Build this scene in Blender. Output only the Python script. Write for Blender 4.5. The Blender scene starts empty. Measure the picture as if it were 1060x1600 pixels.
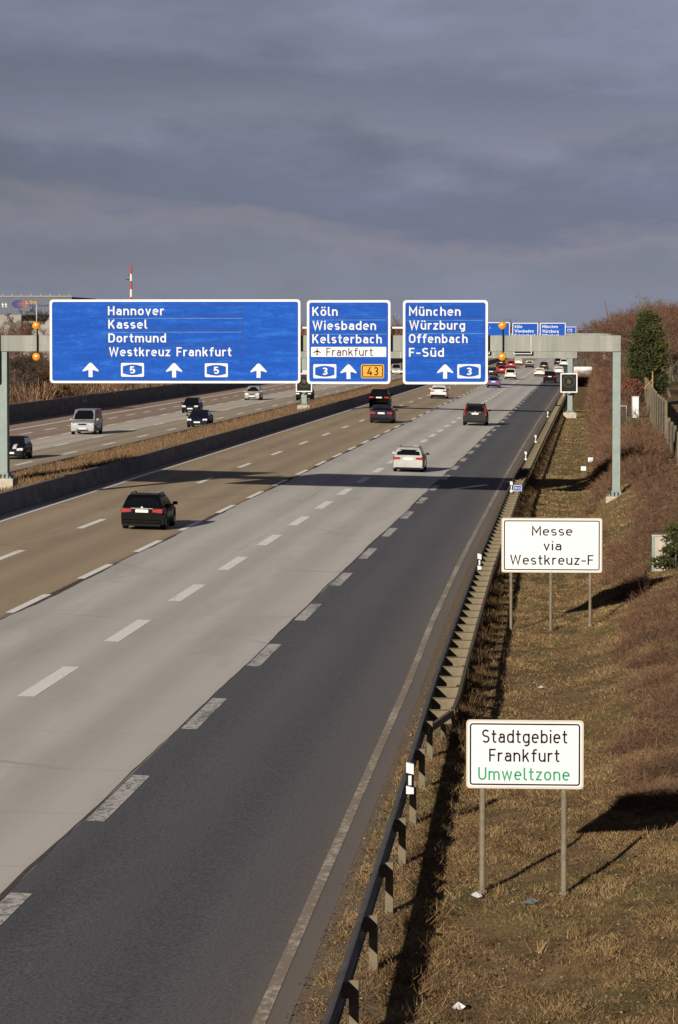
import bpy, math, random
import numpy as np
from mathutils import Vector, Matrix
random.seed(7); rng = np.random.default_rng(11)
sc = bpy.context.scene
col = sc.collection
# ------------------------------------------------------------------ camera
CAMZ = 7.2
FPX, CX, CY = 5300.0, 530.0, 800.0
TH = math.atan(281 / FPX)
PSI = math.atan(398 / FPX * math.cos(TH))
Fv = Vector((-math.sin(PSI) * math.cos(TH), math.cos(PSI) * math.cos(TH), -math.sin(TH)))
Rv = Vector((math.cos(PSI), math.sin(PSI), 0))
Uv = Rv.cross(Fv)
cam = bpy.data.cameras.new('camera'); camo = bpy.data.objects.new('camera', cam); col.objects.link(camo)
camo.matrix_world = Matrix(((Rv.x, Uv.x, -Fv.x, 0), (Rv.y, Uv.y, -Fv.y, 0), (Rv.z, Uv.z, -Fv.z, CAMZ), (0, 0, 0, 1)))
cam.sensor_fit = 'VERTICAL'; cam.sensor_height = 36; cam.sensor_width = 36
cam.lens = FPX / 1600 * 36; cam.clip_start = 1; cam.clip_end = 60000
sc.camera = camo
# ------------------------------------------------------------------ light
SUN_DIR = Vector((1.0, 3.9, -1.0)).normalized()           # the way light travels
SUN_EL = math.asin(-SUN_DIR.z)
sun = bpy.data.lights.new('sun', 'SUN'); sun.energy = 5.0; sun.angle = math.radians(0.5); sun.color = (1.0, 0.91, 0.79)
suno = bpy.data.objects.new('sun', sun); col.objects.link(suno)
suno.rotation_euler = SUN_DIR.to_track_quat('-Z', 'Y').to_euler(); suno.location = (0, 0, 60)
w = bpy.data.worlds.new('World'); sc.world = w; w.use_nodes = True
nt = w.node_tree; nt.nodes.clear()
def wn(t, **k):
    n = nt.nodes.new(t)
    for a, b in k.items(): setattr(n, a, b)
    return n
out = wn('ShaderNodeOutputWorld'); bg = wn('ShaderNodeBackground'); bg.inputs[1].default_value = 0.10
sky = wn('ShaderNodeTexSky'); sky.sky_type = 'NISHITA'; sky.sun_disc = False; sky.sun_elevation = SUN_EL
sky.sun_rotation = math.atan2(-SUN_DIR.x, -SUN_DIR.y)
tc = wn('ShaderNodeTexCoord'); 
def cloud_noise(scale, mx, mz, off, detail, rough):
    mp = wn('ShaderNodeMapping'); mp.inputs['Scale'].default_value = (mx, mx, mz); mp.inputs['Location'].default_value = off
    mp.inputs['Rotation'].default_value = (0, math.radians(-1.5), 0)
    nz = wn('ShaderNodeTexNoise'); nz.inputs['Scale'].default_value = scale; nz.inputs['Detail'].default_value = detail; nz.inputs['Roughness'].default_value = rough
    nt.links.new(tc.outputs['Generated'], mp.inputs['Vector']); nt.links.new(mp.outputs[0], nz.inputs['Vector'])
    return nz
n1 = cloud_noise(1.0, 13.0, 44.0, (3.1, 0, 2.6), 6, 0.56)
n2 = cloud_noise(1.0, 44.0, 120.0, (1.0, 5, 0.3), 6, 0.62)
n3 = cloud_noise(1.0, 4.0, 14.0, (7.3, 2, 1.1), 2, 0.5)
def wmath(op, a, b):
    m = wn('ShaderNodeMath', operation=op)
    for i, v in enumerate((a, b)):
        if isinstance(v, (int, float)): m.inputs[i].default_value = v
        else: nt.links.new(v, m.inputs[i])
    return m.outputs[0]
sep0 = wn('ShaderNodeSeparateXYZ'); nt.links.new(tc.outputs['Generated'], sep0.inputs[0])
warp = wmath('ADD', wmath('MULTIPLY', wmath('SUBTRACT', n3.outputs['Fac'], 0.5), 0.052), wmath('ADD', wmath('MULTIPLY', wmath('SUBTRACT', n1.outputs['Fac'], 0.5), 0.040), wmath('MULTIPLY', wmath('SUBTRACT', n2.outputs['Fac'], 0.5), 0.016)))
zz = wmath('ADD', wmath('ADD', sep0.outputs[2], wmath('MULTIPLY', sep0.outputs[0], 0.03)), warp)
ramp = wn('ShaderNodeValToRGB'); cr = ramp.color_ramp
stops = [(0.0, (1.10, 1.18, 1.42)), (0.09, (1.06, 1.15, 1.38)), (0.18, (0.96, 1.06, 1.32)), (0.245, (1.06, 1.05, 1.28)), (0.30, (0.66, 0.76, 1.10)), (0.42, (0.64, 0.72, 1.06)), (0.56, (0.90, 0.93, 1.22)), (0.68, (0.74, 0.77, 1.12)), (0.80, (0.90, 0.93, 1.25)), (1.0, (1.0, 1.02, 1.32))]
while len(cr.elements) < len(stops): cr.elements.new(0.5)
stops = [(p, (c[0] * .89, c[1] * .915, c[2] * 1.06)) for p, c in stops]
for e, (p, c) in zip(cr.elements, stops): e.position = p; e.color = (*c, 1)
nt.links.new(wmath('MULTIPLY', zz, 1 / 0.105), ramp.inputs['Fac'])
var = wmath('ADD', wmath('ADD', wmath('MULTIPLY', n1.outputs['Fac'], 0.85), wmath('MULTIPLY', n2.outputs['Fac'], 0.30)), wmath('ADD', wmath('MULTIPLY', sep0.outputs[0], 0.95), 0.53))
vmul = wn('ShaderNodeMix', data_type='RGBA', blend_type='MULTIPLY'); vmul.inputs[0].default_value = 1.0
nt.links.new(ramp.outputs[0], vmul.inputs[6]); nt.links.new(var, vmul.inputs[7])
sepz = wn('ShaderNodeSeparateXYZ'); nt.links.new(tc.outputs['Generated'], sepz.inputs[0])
zenith_dim = wn('ShaderNodeMapRange'); zenith_dim.inputs[1].default_value = 0.10; zenith_dim.inputs[2].default_value = 0.32; zenith_dim.inputs[3].default_value = 1.0; zenith_dim.inputs[4].default_value = 0.34  # unseen sky overhead dimmed to cut ambient light and deepen shadows
nt.links.new(sepz.outputs[2], zenith_dim.inputs[0])
mix = wn('ShaderNodeMix', data_type='RGBA'); mix.inputs[0].default_value = 0.95
nt.links.new(sky.outputs[0], mix.inputs[6]); nt.links.new(vmul.outputs[2], mix.inputs[7])
dk = wn('ShaderNodeMix', data_type='RGBA', blend_type='MULTIPLY'); dk.inputs[0].default_value = 1.0; nt.links.new(mix.outputs[2], dk.inputs[6]); nt.links.new(zenith_dim.outputs[0], dk.inputs[7])
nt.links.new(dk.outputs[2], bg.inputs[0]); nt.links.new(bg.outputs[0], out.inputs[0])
vs = sc.view_settings; vs.view_transform = 'Standard'; vs.look = 'None'; vs.gamma = 1.0; vs.exposure = 0.95; vs.use_curve_mapping = False

# ------------------------------------------------------------------ helpers
def ray(px, py):
    return (Rv * ((px - CX) / FPX) - Uv * ((py - CY) / FPX) + Fv)
def atY(px, py, Y):
    d = ray(px, py); t = Y / d.y
    return d.x * t, CAMZ + d.z * t
def atZ(px, py, z=0.0, slope=0.0, x0=-7.42):
    # meets the plane z + slope*(x0 - X)
    d = ray(px, py)
    t = (z + slope * x0 - CAMZ) / (d.z + slope * d.x)
    return d.x * t, d.y * t, CAMZ + d.z * t
SL = 0.025
def road_z(X): return SL * (-7.42 - X)
def onroad(px, py): return atZ(px, py, 0.0, SL)

class MB:
    def __init__(s): s.v = []; s.f = []; s.m = []
    def add(s, vs, fs, mi=0):
        o = len(s.v); s.v += [tuple(p) for p in vs]; s.f += [tuple(i + o for i in f) for f in fs]; s.m += [mi] * len(fs); return s
    def box(s, c, d, mi=0, rz=0.0):
        x, y, z = d[0] / 2, d[1] / 2, d[2] / 2; cs, sn = math.cos(rz), math.sin(rz)
        P = [(-x, -y, -z), (x, -y, -z), (x, y, -z), (-x, y, -z), (-x, -y, z), (x, -y, z), (x, y, z), (-x, y, z)]
        P = [(c[0] + a * cs - b * sn, c[1] + a * sn + b * cs, c[2] + h) for a, b, h in P]
        return s.add(P, [(3, 2, 1, 0), (4, 5, 6, 7), (0, 1, 5, 4), (1, 2, 6, 5), (2, 3, 7, 6), (3, 0, 4, 7)], mi)
    def bbox(s, c, d, b=0.02, mi=0):
        # box with bevelled vertical edges and top
        x, y, z = d[0] / 2, d[1] / 2, d[2] / 2
        def ring(i, h): return [(c[0] + sx * (x - i[0]), c[1] + sy * (y - i[1]), c[2] + h) for sx, sy, i in
            ((-1, -1, (b + i, i)), (1, -1, (b + i, i)), (1, -1, (i, b + i)), (1, 1, (i, b + i)), (1, 1, (b + i, i)), (-1, 1, (b + i, i)), (-1, 1, (i, b + i)), (-1, -1, (i, b + i)))] if False else None
        rings = []
        for ins, h in ((b, -z), (0, -z + b), (0, z - b), (b, z)):
            X, Y = x - ins, y - ins; q = b
            rings.append([(c[0] + p[0], c[1] + p[1], c[2] + h) for p in ((-X + q, -Y), (X - q, -Y), (X, -Y + q), (X, Y - q), (X - q, Y), (-X + q, Y), (-X, Y - q), (-X, -Y + q))])
        return s.loft(rings, True, mi, caps=True)
    def loft(s, rings, closed=True, mi=0, caps=False):
        n = len(rings[0]); vs = [p for r in rings for p in r]; fs = []
        for k in range(len(rings) - 1):
            for i in range(n if closed else n - 1):
                j = (i + 1) % n
                fs.append((k * n + i, k * n + j, (k + 1) * n + j, (k + 1) * n + i))
        if caps:
            fs.append(tuple(reversed(range(n)))); fs.append(tuple((len(rings) - 1) * n + i for i in range(n)))
        return s.add(vs, fs, mi)
    def cyl(s, p0, p1, r0, r1=None, n=10, mi=0, caps=True):
        r1 = r0 if r1 is None else r1
        p0, p1 = Vector(p0), Vector(p1); d = (p1 - p0).normalized()
        a = d.orthogonal().normalized(); b = d.cross(a)
        R = [[p + (a * math.cos(t) + b * math.sin(t)) * r for t in [2 * math.pi * i / n for i in range(n)]] for p, r in ((p0, r0), (p1, r1))]
        return s.loft(R, True, mi, caps)
    def prism(s, poly, y0, y1, mi=0):
        # poly in (x,z), front at y0 (towards -Y), back y1
        n = len(poly)
        vs = [(x, y0, z) for x, z in poly] + [(x, y1, z) for x, z in poly]
        fs = [tuple(range(n)), tuple(reversed(range(n, 2 * n)))] + [(i, i + n, (i + 1) % n + n, (i + 1) % n) for i in range(n)]
        return s.add(vs, fs, mi)
    def flat(s, poly, y, mi=0):
        return s.add([(x, y, z) for x, z in poly], [tuple(range(len(poly)))], mi)
    def mesh(s, name, mats, smooth=None):
        me = bpy.data.meshes.new(name); me.from_pydata(s.v, [], s.f); 
        for m in (mats if isinstance(mats, (list, tuple)) else [mats]): me.materials.append(m)
        if any(s.m): me.polygons.foreach_set('material_index', s.m)
        if smooth is not None:
            me.polygons.foreach_set('use_smooth', [True] * len(s.f)); me.set_sharp_from_angle(angle=math.radians(smooth))
        me.update(); return me
    def build(s, name, mats, parent=None, smooth=None, loc=(0, 0, 0)):
        return link(name, s.mesh(name, mats, smooth), parent, loc)
def link(name, data, parent=None, loc=(0, 0, 0)):
    o = bpy.data.objects.new(name, data); col.objects.link(o); o.location = loc
    if parent: o.parent = parent
    return o
def tag(o, label=None, cat=None, group=None, kind=None):
    for k, v in (('label', label), ('category', cat), ('group', group), ('kind', kind)):
        if v: o[k] = v
    return o
def thing(name, loc, label, cat, group=None, rz=0.0):
    o = bpy.data.objects.new(name, None); col.objects.link(o); o.location = loc; o.rotation_euler.z = rz
    o.empty_display_size = 0.3
    return tag(o, label, cat, group)
def copy_tree(o, parent=None):
    c = o.copy(); col.objects.link(c)
    if parent: c.parent = parent
    for ch in o.children: copy_tree(ch, c)
    return c
def fast_mesh(name, V, F, mat, attr=None):
    """V (n,3), F (m,k) with equal k; attr: per-vertex float 'tone'"""
    me = bpy.data.meshes.new(name); n, (m, k) = len(V), F.shape
    me.vertices.add(n); me.vertices.foreach_set('co', np.ascontiguousarray(V, np.float32).ravel())
    me.loops.add(m * k); me.loops.foreach_set('vertex_index', np.ascontiguousarray(F, np.int32).ravel())
    me.polygons.add(m); me.polygons.foreach_set('loop_start', np.arange(0, m * k, k, dtype=np.int32))
    me.materials.append(mat)
    if attr is not None:
        a = me.attributes.new('tone', 'FLOAT', 'POINT'); a.data.foreach_set('value', np.ascontiguousarray(attr, np.float32))
    me.update(calc_edges=True); return me

# ------------------------------------------------------------------ materials
class Mat:
    def __init__(s, name, rough=0.7, metal=0.0, coat=0.0, spec=0.5):
        s.m = bpy.data.materials.new(name); s.m.use_nodes = True; s.t = s.m.node_tree
        s.b = s.t.nodes['Principled BSDF']; s.b.inputs['Roughness'].default_value = rough; s.b.inputs['Metallic'].default_value = metal
        s.b.inputs['Coat Weight'].default_value = coat; s.b.inputs['Specular IOR Level'].default_value = spec
    def n(s, t, **k):
        x = s.t.nodes.new(t)
        for a, b in k.items(): setattr(x, a, b)
        return x
    def L(s, a, b): s.t.links.new(a, b)
    def pos(s, scale=(1, 1, 1), obj=False):
        mp = s.n('ShaderNodeMapping'); mp.inputs['Scale'].default_value = scale
        if obj: s.L(s.n('ShaderNodeTexCoord').outputs['Object'], mp.inputs[0])
        else: s.L(s.n('ShaderNodeNewGeometry').outputs['Position'], mp.inputs[0])
        return mp.outputs[0]
    def noise(s, vec, scale, detail=3, rough=0.55, dist=0.0):
        x = s.n('ShaderNodeTexNoise'); x.inputs['Scale'].default_value = scale; x.inputs['Detail'].default_value = detail
        x.inputs['Roughness'].default_value = rough; x.inputs['Distortion'].default_value = dist
        s.L(vec, x.inputs['Vector']); return x.outputs['Fac']
    def ramp(s, fac, stops):
        r = s.n('ShaderNodeValToRGB'); c = r.color_ramp
        while len(c.elements) < len(stops): c.elements.new(0.5)
        for e_, (p, rgb) in zip(c.elements, stops): e_.position = p; e_.color = (*rgb, 1) if len(rgb) == 3 else rgb
        s.L(fac, r.inputs[0]); return r.outputs[0]
    def mixc(s, fac, a, b, mode='MIX'):
        x = s.n('ShaderNodeMix', data_type='RGBA', blend_type=mode)
        for i, v in ((0, fac), (6, a), (7, b)):
            if isinstance(v, (int, float)): x.inputs[i].default_value = v
            elif isinstance(v, tuple): x.inputs[i].default_value = (*v, 1)
            else: s.L(v, x.inputs[i])
        return x.outputs[2]
    def attr(s, name='tone'):
        return s.n('ShaderNodeAttribute', attribute_name=name).outputs['Fac']
    def math(s, op, a, b=0.0):
        x = s.n('ShaderNodeMath', operation=op)
        for i, v in enumerate((a, b)):
            if isinstance(v, (int, float)): x.inputs[i].default_value = v
            else: s.L(v, x.inputs[i])
        return x.outputs[0]
    def color(s, c):
        if isinstance(c, tuple): s.b.inputs['Base Color'].default_value = (*c, 1)
        else: s.L(c, s.b.inputs['Base Color'])
        return s
    def bump(s, h, strength=0.3, dist=0.02):
        x = s.n('ShaderNodeBump'); x.inputs['Strength'].default_value = strength; x.inputs['Distance'].default_value = dist
        s.L(h, x.inputs['Height']); s.L(x.outputs[0], s.b.inputs['Normal']); return s
def simple(name, c, rough=0.6, metal=0.0, coat=0.0, var=0.12, scale=6.0, spec=0.12):
    """solid colour with a slight procedural mottling"""
    m = Mat(name, rough, metal, coat, spec)
    n = m.noise(m.pos((1, 1, 1), obj=True), scale, 3)
    lo = tuple(x * (1 - var) for x in c); hi = tuple(min(1, x * (1 + var)) for x in c)
    m.color(m.ramp(n, [(0.3, lo), (0.7, hi)])); return m.m
def road_mat(name, base, tint, streak=0.16, grain=0.25, gscale=60, rough=0.85, joint=None, patch=None, cracks=True):
    m = Mat(name, rough, spec=0.3)
    a = m.noise(m.pos((1.1, 0.018, 1)), 1.0, 4, 0.6)          # long wheel-track streaks
    b = m.noise(m.pos((0.22, 0.035, 1)), 1.0, 4, 0.6)         # broad blotches
    g = m.noise(m.pos(), gscale, 2, 0.7)
    c = m.ramp(m.math('ADD', m.math('MULTIPLY', a, 0.5), m.math('MULTIPLY', b, 0.5)), [(0.32, tuple(x * (1 - streak) for x in base)), (0.68, tuple(x * (1 + streak) * t for x, t in zip(base, tint)))])
    c = m.mixc(1.0, c, m.ramp(g, [(0.25, (1 - grain,) * 3), (0.75, (1 + grain,) * 3)]), 'MULTIPLY')
    tw = m.n('ShaderNodeTexWave', wave_type='BANDS', bands_direction='X', wave_profile='SIN'); tw.inputs['Scale'].default_value = 2 * math.pi / 1.76 / 20; tw.inputs['Distortion'].default_value = 0.6; tw.inputs['Detail Scale'].default_value = 0.3
    m.L(m.pos((1, 0.05, 1)), tw.inputs[0]); c = m.mixc(1.0, c, m.ramp(tw.outputs['Fac'], [(0.1, (.91,) * 3), (0.9, (1.05,) * 3)]), 'MULTIPLY')
    if patch:
        d = m.noise(m.pos((0.5, 0.06, 1)), 1.3, 3, 0.6, 0.3)
        c = m.mixc(m.ramp(d, [(0.56, (0, 0, 0)), (0.66, (1, 1, 1))]), c, m.mixc(1.0, c, patch, 'MULTIPLY'))
    if joint:
        wv = m.n('ShaderNodeTexWave', wave_type='BANDS', bands_direction='Y', wave_profile='SAW'); wv.inputs['Scale'].default_value = 2 * math.pi / joint / 20 
        wv.inputs['Distortion'].default_value = 0.0
        m.L(m.pos(), wv.inputs[0])
        c = m.mixc(m.ramp(wv.outputs['Fac'], [(0.988, (0, 0, 0)), (0.994, (0.5,) * 3)]), c, tuple(x * 0.55 for x in base))
    if cracks:
        v = m.n('ShaderNodeTexVoronoi', feature='DISTANCE_TO_EDGE'); v.inputs['Scale'].default_value = 0.09
        mp = m.pos((1, 0.5, 1)); dn = m.n('ShaderNodeTexNoise'); dn.inputs['Scale'].default_value = 0.6; dn.inputs['Detail'].default_value = 6
        m.L(mp, dn.inputs[0])
        m.L(m.mixc(0.18, mp, dn.outputs['Color'], 'LINEAR_LIGHT'), v.inputs['Vector'])
        msk = m.math('MULTIPLY', m.ramp(v.outputs['Distance'], [(0.0, (1, 1, 1)), (0.006, (0, 0, 0))]), m.ramp(b, [(0.45, (0, 0, 0)), (0.6, (0.55,) * 3)]))
        c = m.mixc(msk, c, tuple(x * 0.5 for x in base))
    m.color(c); m.bump(g, 0.25, 0.01)
    return m
M = {}
M['brown_road'] = road_mat('brown_asphalt', (0.285, 0.22, 0.14), (1.0, 1.0, 1.02), 0.12, 0.10, 40, patch=(0.86, 0.84, 0.84)).m
M['concrete_road'] = road_mat('concrete_road', (0.42, 0.403, 0.362), (1, 1, 1.02), 0.07, 0.06, 30, patch=(0.90, 0.90, 0.92), joint=5.0).m
# dark asphalt with dust along its outer edge
_m = road_mat('dark_asphalt', (0.076, 0.076, 0.085), (1, 1, 1.0), 0.12, 0.75, 26, patch=(0.9, 0.9, 0.93), cracks=False)
_old = _m.b.inputs['Base Color'].links[0].from_socket
_dn = _m.noise(_m.pos((1.5, 0.05, 1)), 1.0, 4)
_f = _m.math('MULTIPLY', _m.attr(), _m.math('ADD', _m.math('MULTIPLY', _dn, 0.9), 0.45))
_m.color(_m.mixc(_f, _old, (0.155, 0.130, 0.108))); M['dark_road'] = _m.m
M['left_brown'] = road_mat('left_brown_asphalt', (0.30, 0.25, 0.18), (1, 1, 1), 0.12, 0.10, 30).m
M['left_concrete'] = road_mat('left_concrete', (0.42, 0.38, 0.32), (1, 1, 1), 0.08, 0.06, 30).m
M['left_red'] = road_mat('left_red_asphalt', (0.26, 0.185, 0.14), (1, 1, 1), 0.12, 0.10, 30).m
def paint_mat(name, keep, under, top=(0.74, 0.72, 0.66)):
    m = Mat(name, 0.6)
    n = m.noise(m.pos((1, 0.5, 1)), 9, 5, 0.75); n2 = m.noise(m.pos((1, 0.25, 1)), 1.1, 2)
    f = m.ramp(m.math('ADD', n, m.math('MULTIPLY', m.math('SUBTRACT', n2, 0.5), 0.5)), [(keep - 0.06, under), (keep + 0.06, top)])
    m.color(f); return m.m
M['paint'] = paint_mat('road_paint', 0.33, (0.36, 0.325, 0.265))
M['worn_paint'] = paint_mat('worn_road_paint', 0.47, (0.15, 0.145, 0.14), (0.46, 0.44, 0.40))
M['edge_paint'] = paint_mat('dusty_road_paint', 0.56, (0.22, 0.175, 0.125), (0.42, 0.36, 0.28))
def soil_mat(name, a, b, c_, green=0.25):
    m = Mat(name, 0.95, spec=0.1)
    n = m.noise(m.pos(), 0.9, 6, 0.7); n2 = m.noise(m.pos(), 14, 4, 0.7); n3 = m.noise(m.pos((1, 0.6, 1)), 0.35, 3)
    c = m.ramp(m.math('ADD', m.math('MULTIPLY', n, 0.55), m.math('MULTIPLY', n2, 0.45)), [(0.33, a), (0.5, b), (0.68, c_)])
    c = m.mixc(m.ramp(n3, [(0.52, (0, 0, 0)), (0.64, (green,) * 3)]), c, (0.075, 0.075, 0.025))
    m.color(c); m.bump(n2, 0.6, 0.05); return m.m
M['verge'] = soil_mat('verge_soil', (0.055, 0.034, 0.018), (0.105, 0.066, 0.032), (0.17, 0.115, 0.058), 0.5)
M['median'] = soil_mat('median_soil', (0.07, 0.043, 0.023), (0.14, 0.088, 0.045), (0.20, 0.135, 0.075), 0.15)
M['dirt'] = soil_mat('shoulder_dirt', (0.10, 0.075, 0.05), (0.15, 0.112, 0.075), (0.20, 0.155, 0.105), 0.1)
M['field'] = soil_mat('field_soil', (0.05, 0.035, 0.022), (0.08, 0.055, 0.03), (0.10, 0.075, 0.04), 0.5)
def tone_mat(name, stops, rough=0.9, trans=0.0):
    m = Mat(name, rough, spec=0.15); m.color(m.ramp(m.attr(), stops)); return m.m
M['grass'] = tone_mat('dry_grass', [(0.0, (0.03, 0.019, 0.009)), (0.35, (0.105, 0.063, 0.028)), (0.65, (0.18, 0.117, 0.052)), (0.85, (0.29, 0.205, 0.10)), (1.0, (0.085, 0.082, 0.026))])
M['median_grass'] = tone_mat('median_grass', [(0.0, (0.05, 0.03, 0.016)), (0.5, (0.105, 0.065, 0.034)), (1.0, (0.18, 0.12, 0.068))])
M['brush'] = tone_mat('brush_twigs', [(0.0, (0.022, 0.014, 0.010)), (0.4, (0.074, 0.040, 0.025)), (0.75, (0.125, 0.069, 0.040)), (1.0, (0.19, 0.126, 0.072))])
M['twig_red'] = tone_mat('crown_twigs_red', [(0, (0.03, 0.014, 0.009)), (0.6, (0.088, 0.042, 0.027)), (1, (0.14, 0.078, 0.05))])
M['twig_olive'] = tone_mat('crown_twigs_olive', [(0, (0.032, 0.024, 0.012)), (0.6, (0.082, 0.062, 0.03)), (1, (0.13, 0.105, 0.055))])
M['twig_orange'] = tone_mat('crown_twigs_orange', [(0, (0.03, 0.016, 0.008)), (0.6, (0.085, 0.046, 0.022)), (1, (0.14, 0.08, 0.038))])
M['twig_dark'] = tone_mat('crown_twigs_dark', [(0, (0.012, 0.009, 0.007)), (0.6, (0.034, 0.024, 0.017)), (1, (0.06, 0.045, 0.032))])
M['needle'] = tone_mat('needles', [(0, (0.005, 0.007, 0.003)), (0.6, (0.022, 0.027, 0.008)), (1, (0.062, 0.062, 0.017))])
M['leaf_red'] = tone_mat('withered_leaves', [(0, (0.05, 0.018, 0.012)), (0.6, (0.11, 0.04, 0.026)), (1, (0.16, 0.07, 0.045))])
M['bark'] = simple('bark', (0.075, 0.06, 0.045), 0.95, var=0.4, scale=20)
M['bark_pale'] = simple('bark_pale', (0.11, 0.09, 0.06), 0.9, var=0.5, scale=8)
def gantry_mat():
    m = Mat('gantry_paint', 0.6, spec=0.12)
    n = m.noise(m.pos((3.0, 3.0, 0.25)), 1.0, 4, 0.65); n2 = m.noise(m.pos((0.6, 1, 6)), 1.2, 4)
    c = m.ramp(n, [(0.35, (0.118, 0.125, 0.110)), (0.6, (0.150, 0.156, 0.138)), (0.75, (0.195, 0.197, 0.174))])
    c = m.mixc(m.ramp(n2, [(0.55, (0, 0, 0)), (0.75, (0.4,) * 3)]), c, (0.10, 0.105, 0.088)); m.color(c); return m.m
M['gantry'] = gantry_mat()
M['gantry_blue'] = simple('post_paint', (0.125, 0.155, 0.145), 0.5, var=0.08, scale=3)
M['steel'] = simple('galvanised', (0.20, 0.19, 0.165), 0.5, 0.3, var=0.25, scale=5)
M['rail'] = simple('rail_zinc', (0.092, 0.075, 0.047), 0.65, 0.0, var=0.22, scale=4)
M['rail_blue'] = simple('rail_zinc_cold', (0.062, 0.058, 0.056), 0.6, 0.0, var=0.2, scale=2)
M['post'] = simple('sign_post_zinc', (0.10, 0.085, 0.06), 0.6, 0.0, var=0.2, scale=9)
def blue_mat():
    m = Mat('sign_blue', 0.7, spec=0.08)
    n = m.noise(m.pos((0.5, 1, 3.4)), 1.3, 5, 0.7, 0.5); n2 = m.noise(m.pos((3, 1, 5)), 1.5, 5, 0.75)
    c = m.ramp(m.math('ADD', m.math('MULTIPLY', n, 0.65), m.math('MULTIPLY', n2, 0.35)), [(0.36, (0.003, 0.033, 0.185)), (0.52, (0.004, 0.044, 0.235)), (0.68, (0.012, 0.077, 0.305))])
    m.color(c); return m.m
M['blue'] = blue_mat()
M['blue_line'] = simple('sign_blue_seam', (0.002, 0.010, 0.062), 0.5, var=0.2)
M['blue_pale'] = simple('sign_blue_scuff', (0.035, 0.11, 0.27), 0.5, var=0.4, scale=2)
M['white'] = simple('sign_white', (0.37, 0.37, 0.37), 0.5, var=0.04, scale=2)
M['board_white'] = simple('board_white', (0.36, 0.37, 0.385), 0.5, var=0.03, scale=2)
M['board_edge'] = simple('board_edge', (0.30, 0.27, 0.215), 0.5, var=0.05)
M['black'] = simple('sign_black', (0.003, 0.003, 0.003), 0.6, spec=.05)
M['green'] = simple('sign_green', (0.004, 0.155, 0.075), 0.5, var=0.05)
M['yellow'] = simple('sign_yellow', (0.33, 0.17, 0.012), 0.5, var=0.05)
M['amber'] = Mat('amber_lens', 0.25, coat=0.4); M['amber'].color(M['amber'].ramp(M['amber'].noise(M['amber'].pos((1, 1, 1), True), 14, 2), [(0.35, (0.30, 0.10, 0.004)), (0.62, (0.42, 0.19, 0.012)), (0.75, (0.6, 0.34, 0.05))])); M['amber'] = M['amber'].m
M['dark'] = simple('dark_housing', (0.005, 0.005, 0.0045), 0.6, var=0.3, spec=.05)
M['matrix'] = simple('matrix_face', (0.0085, 0.0085, 0.006), 0.6, var=0.4, scale=22, spec=.05)
M['sym'] = simple('pale_symbol', (0.05, 0.048, 0.022), 0.7, var=.5, scale=14); M['ring'] = simple('dim_ring', (0.022, 0.023, 0.02), 0.7)
M['concrete'] = simple('concrete_block', (0.24, 0.215, 0.175), 0.9, var=0.2, scale=3)
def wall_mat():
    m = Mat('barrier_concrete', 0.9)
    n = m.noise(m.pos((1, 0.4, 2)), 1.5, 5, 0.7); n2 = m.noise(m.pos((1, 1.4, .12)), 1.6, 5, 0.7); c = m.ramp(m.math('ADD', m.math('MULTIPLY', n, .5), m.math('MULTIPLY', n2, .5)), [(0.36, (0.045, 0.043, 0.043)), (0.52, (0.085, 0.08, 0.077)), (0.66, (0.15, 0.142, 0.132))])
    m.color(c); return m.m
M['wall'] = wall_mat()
M['glass'] = Mat('car_glass', 0.04, spec=0.9).color((0.002, 0.0025, 0.003)).m
M['tyre'] = simple('tyre', (0.004, 0.004, 0.004), 0.85, spec=.05)
M['rim'] = simple('rim', (0.25, 0.25, 0.25), 0.35, 0.7)
M['tail'] = simple('tail_lens', (0.17, 0.006, 0.009), 0.25, coat=0.5, var=0.3, scale=12)
M['lens'] = simple('head_lens', (0.5, 0.5, 0.5), 0.15, 0.3, coat=0.6)
M['plate'] = simple('plate', (0.42, 0.41, 0.38), 0.5, var=0.05)
M['trim'] = simple('car_trim', (0.004, 0.004, 0.004), 0.6, spec=.05)
def timber_mat():
    m = Mat('fence_timber', 0.9)
    n = m.noise(m.pos((1, 0.2, 5)), 2.0, 5, 0.65); n2 = m.noise(m.pos((1, 4, 0.3)), 1.2, 3)
    c = m.ramp(m.math('ADD', m.math('MULTIPLY', n, 0.6), m.math('MULTIPLY', n2, 0.4)), [(0.35, (0.042, 0.033, 0.018)), (0.55, (0.076, 0.06, 0.034)), (0.7, (0.115, 0.092, 0.053))])
    m.color(c); return m.m
M['timber'] = timber_mat()
M['hall_white'] = simple('hall_white', (0.165, 0.158, 0.142), 0.8, var=0.12, scale=0.1)
M['hall_grey'] = simple('hall_grey', (0.062, 0.068, 0.084), 0.6, var=0.06, scale=0.1)
M['window_dark'] = simple('hall_window', (0.06, 0.065, 0.075), 0.2)
M['hall_blue'] = simple('mark_blue', (0.02, 0.025, 0.09), 0.6)
M['hall_orange'] = simple('mark_orange', (0.22, 0.075, 0.03), 0.6)
M['mast_red'] = simple('mast_red', (0.22, 0.045, 0.03), 0.6)
M['litter'] = simple('litter_white', (0.42, 0.42, 0.42), 0.8)
M['litter_grey'] = simple('litter_grey', (0.09, 0.10, 0.11), 0.8)
M['bin_blue'] = simple('bin_blue', (0.012, 0.02, 0.045), 0.5)
M['wood_pale'] = simple('pale_wood', (0.22, 0.13, 0.065), 0.8, var=0.2)
_paints = {}
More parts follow.
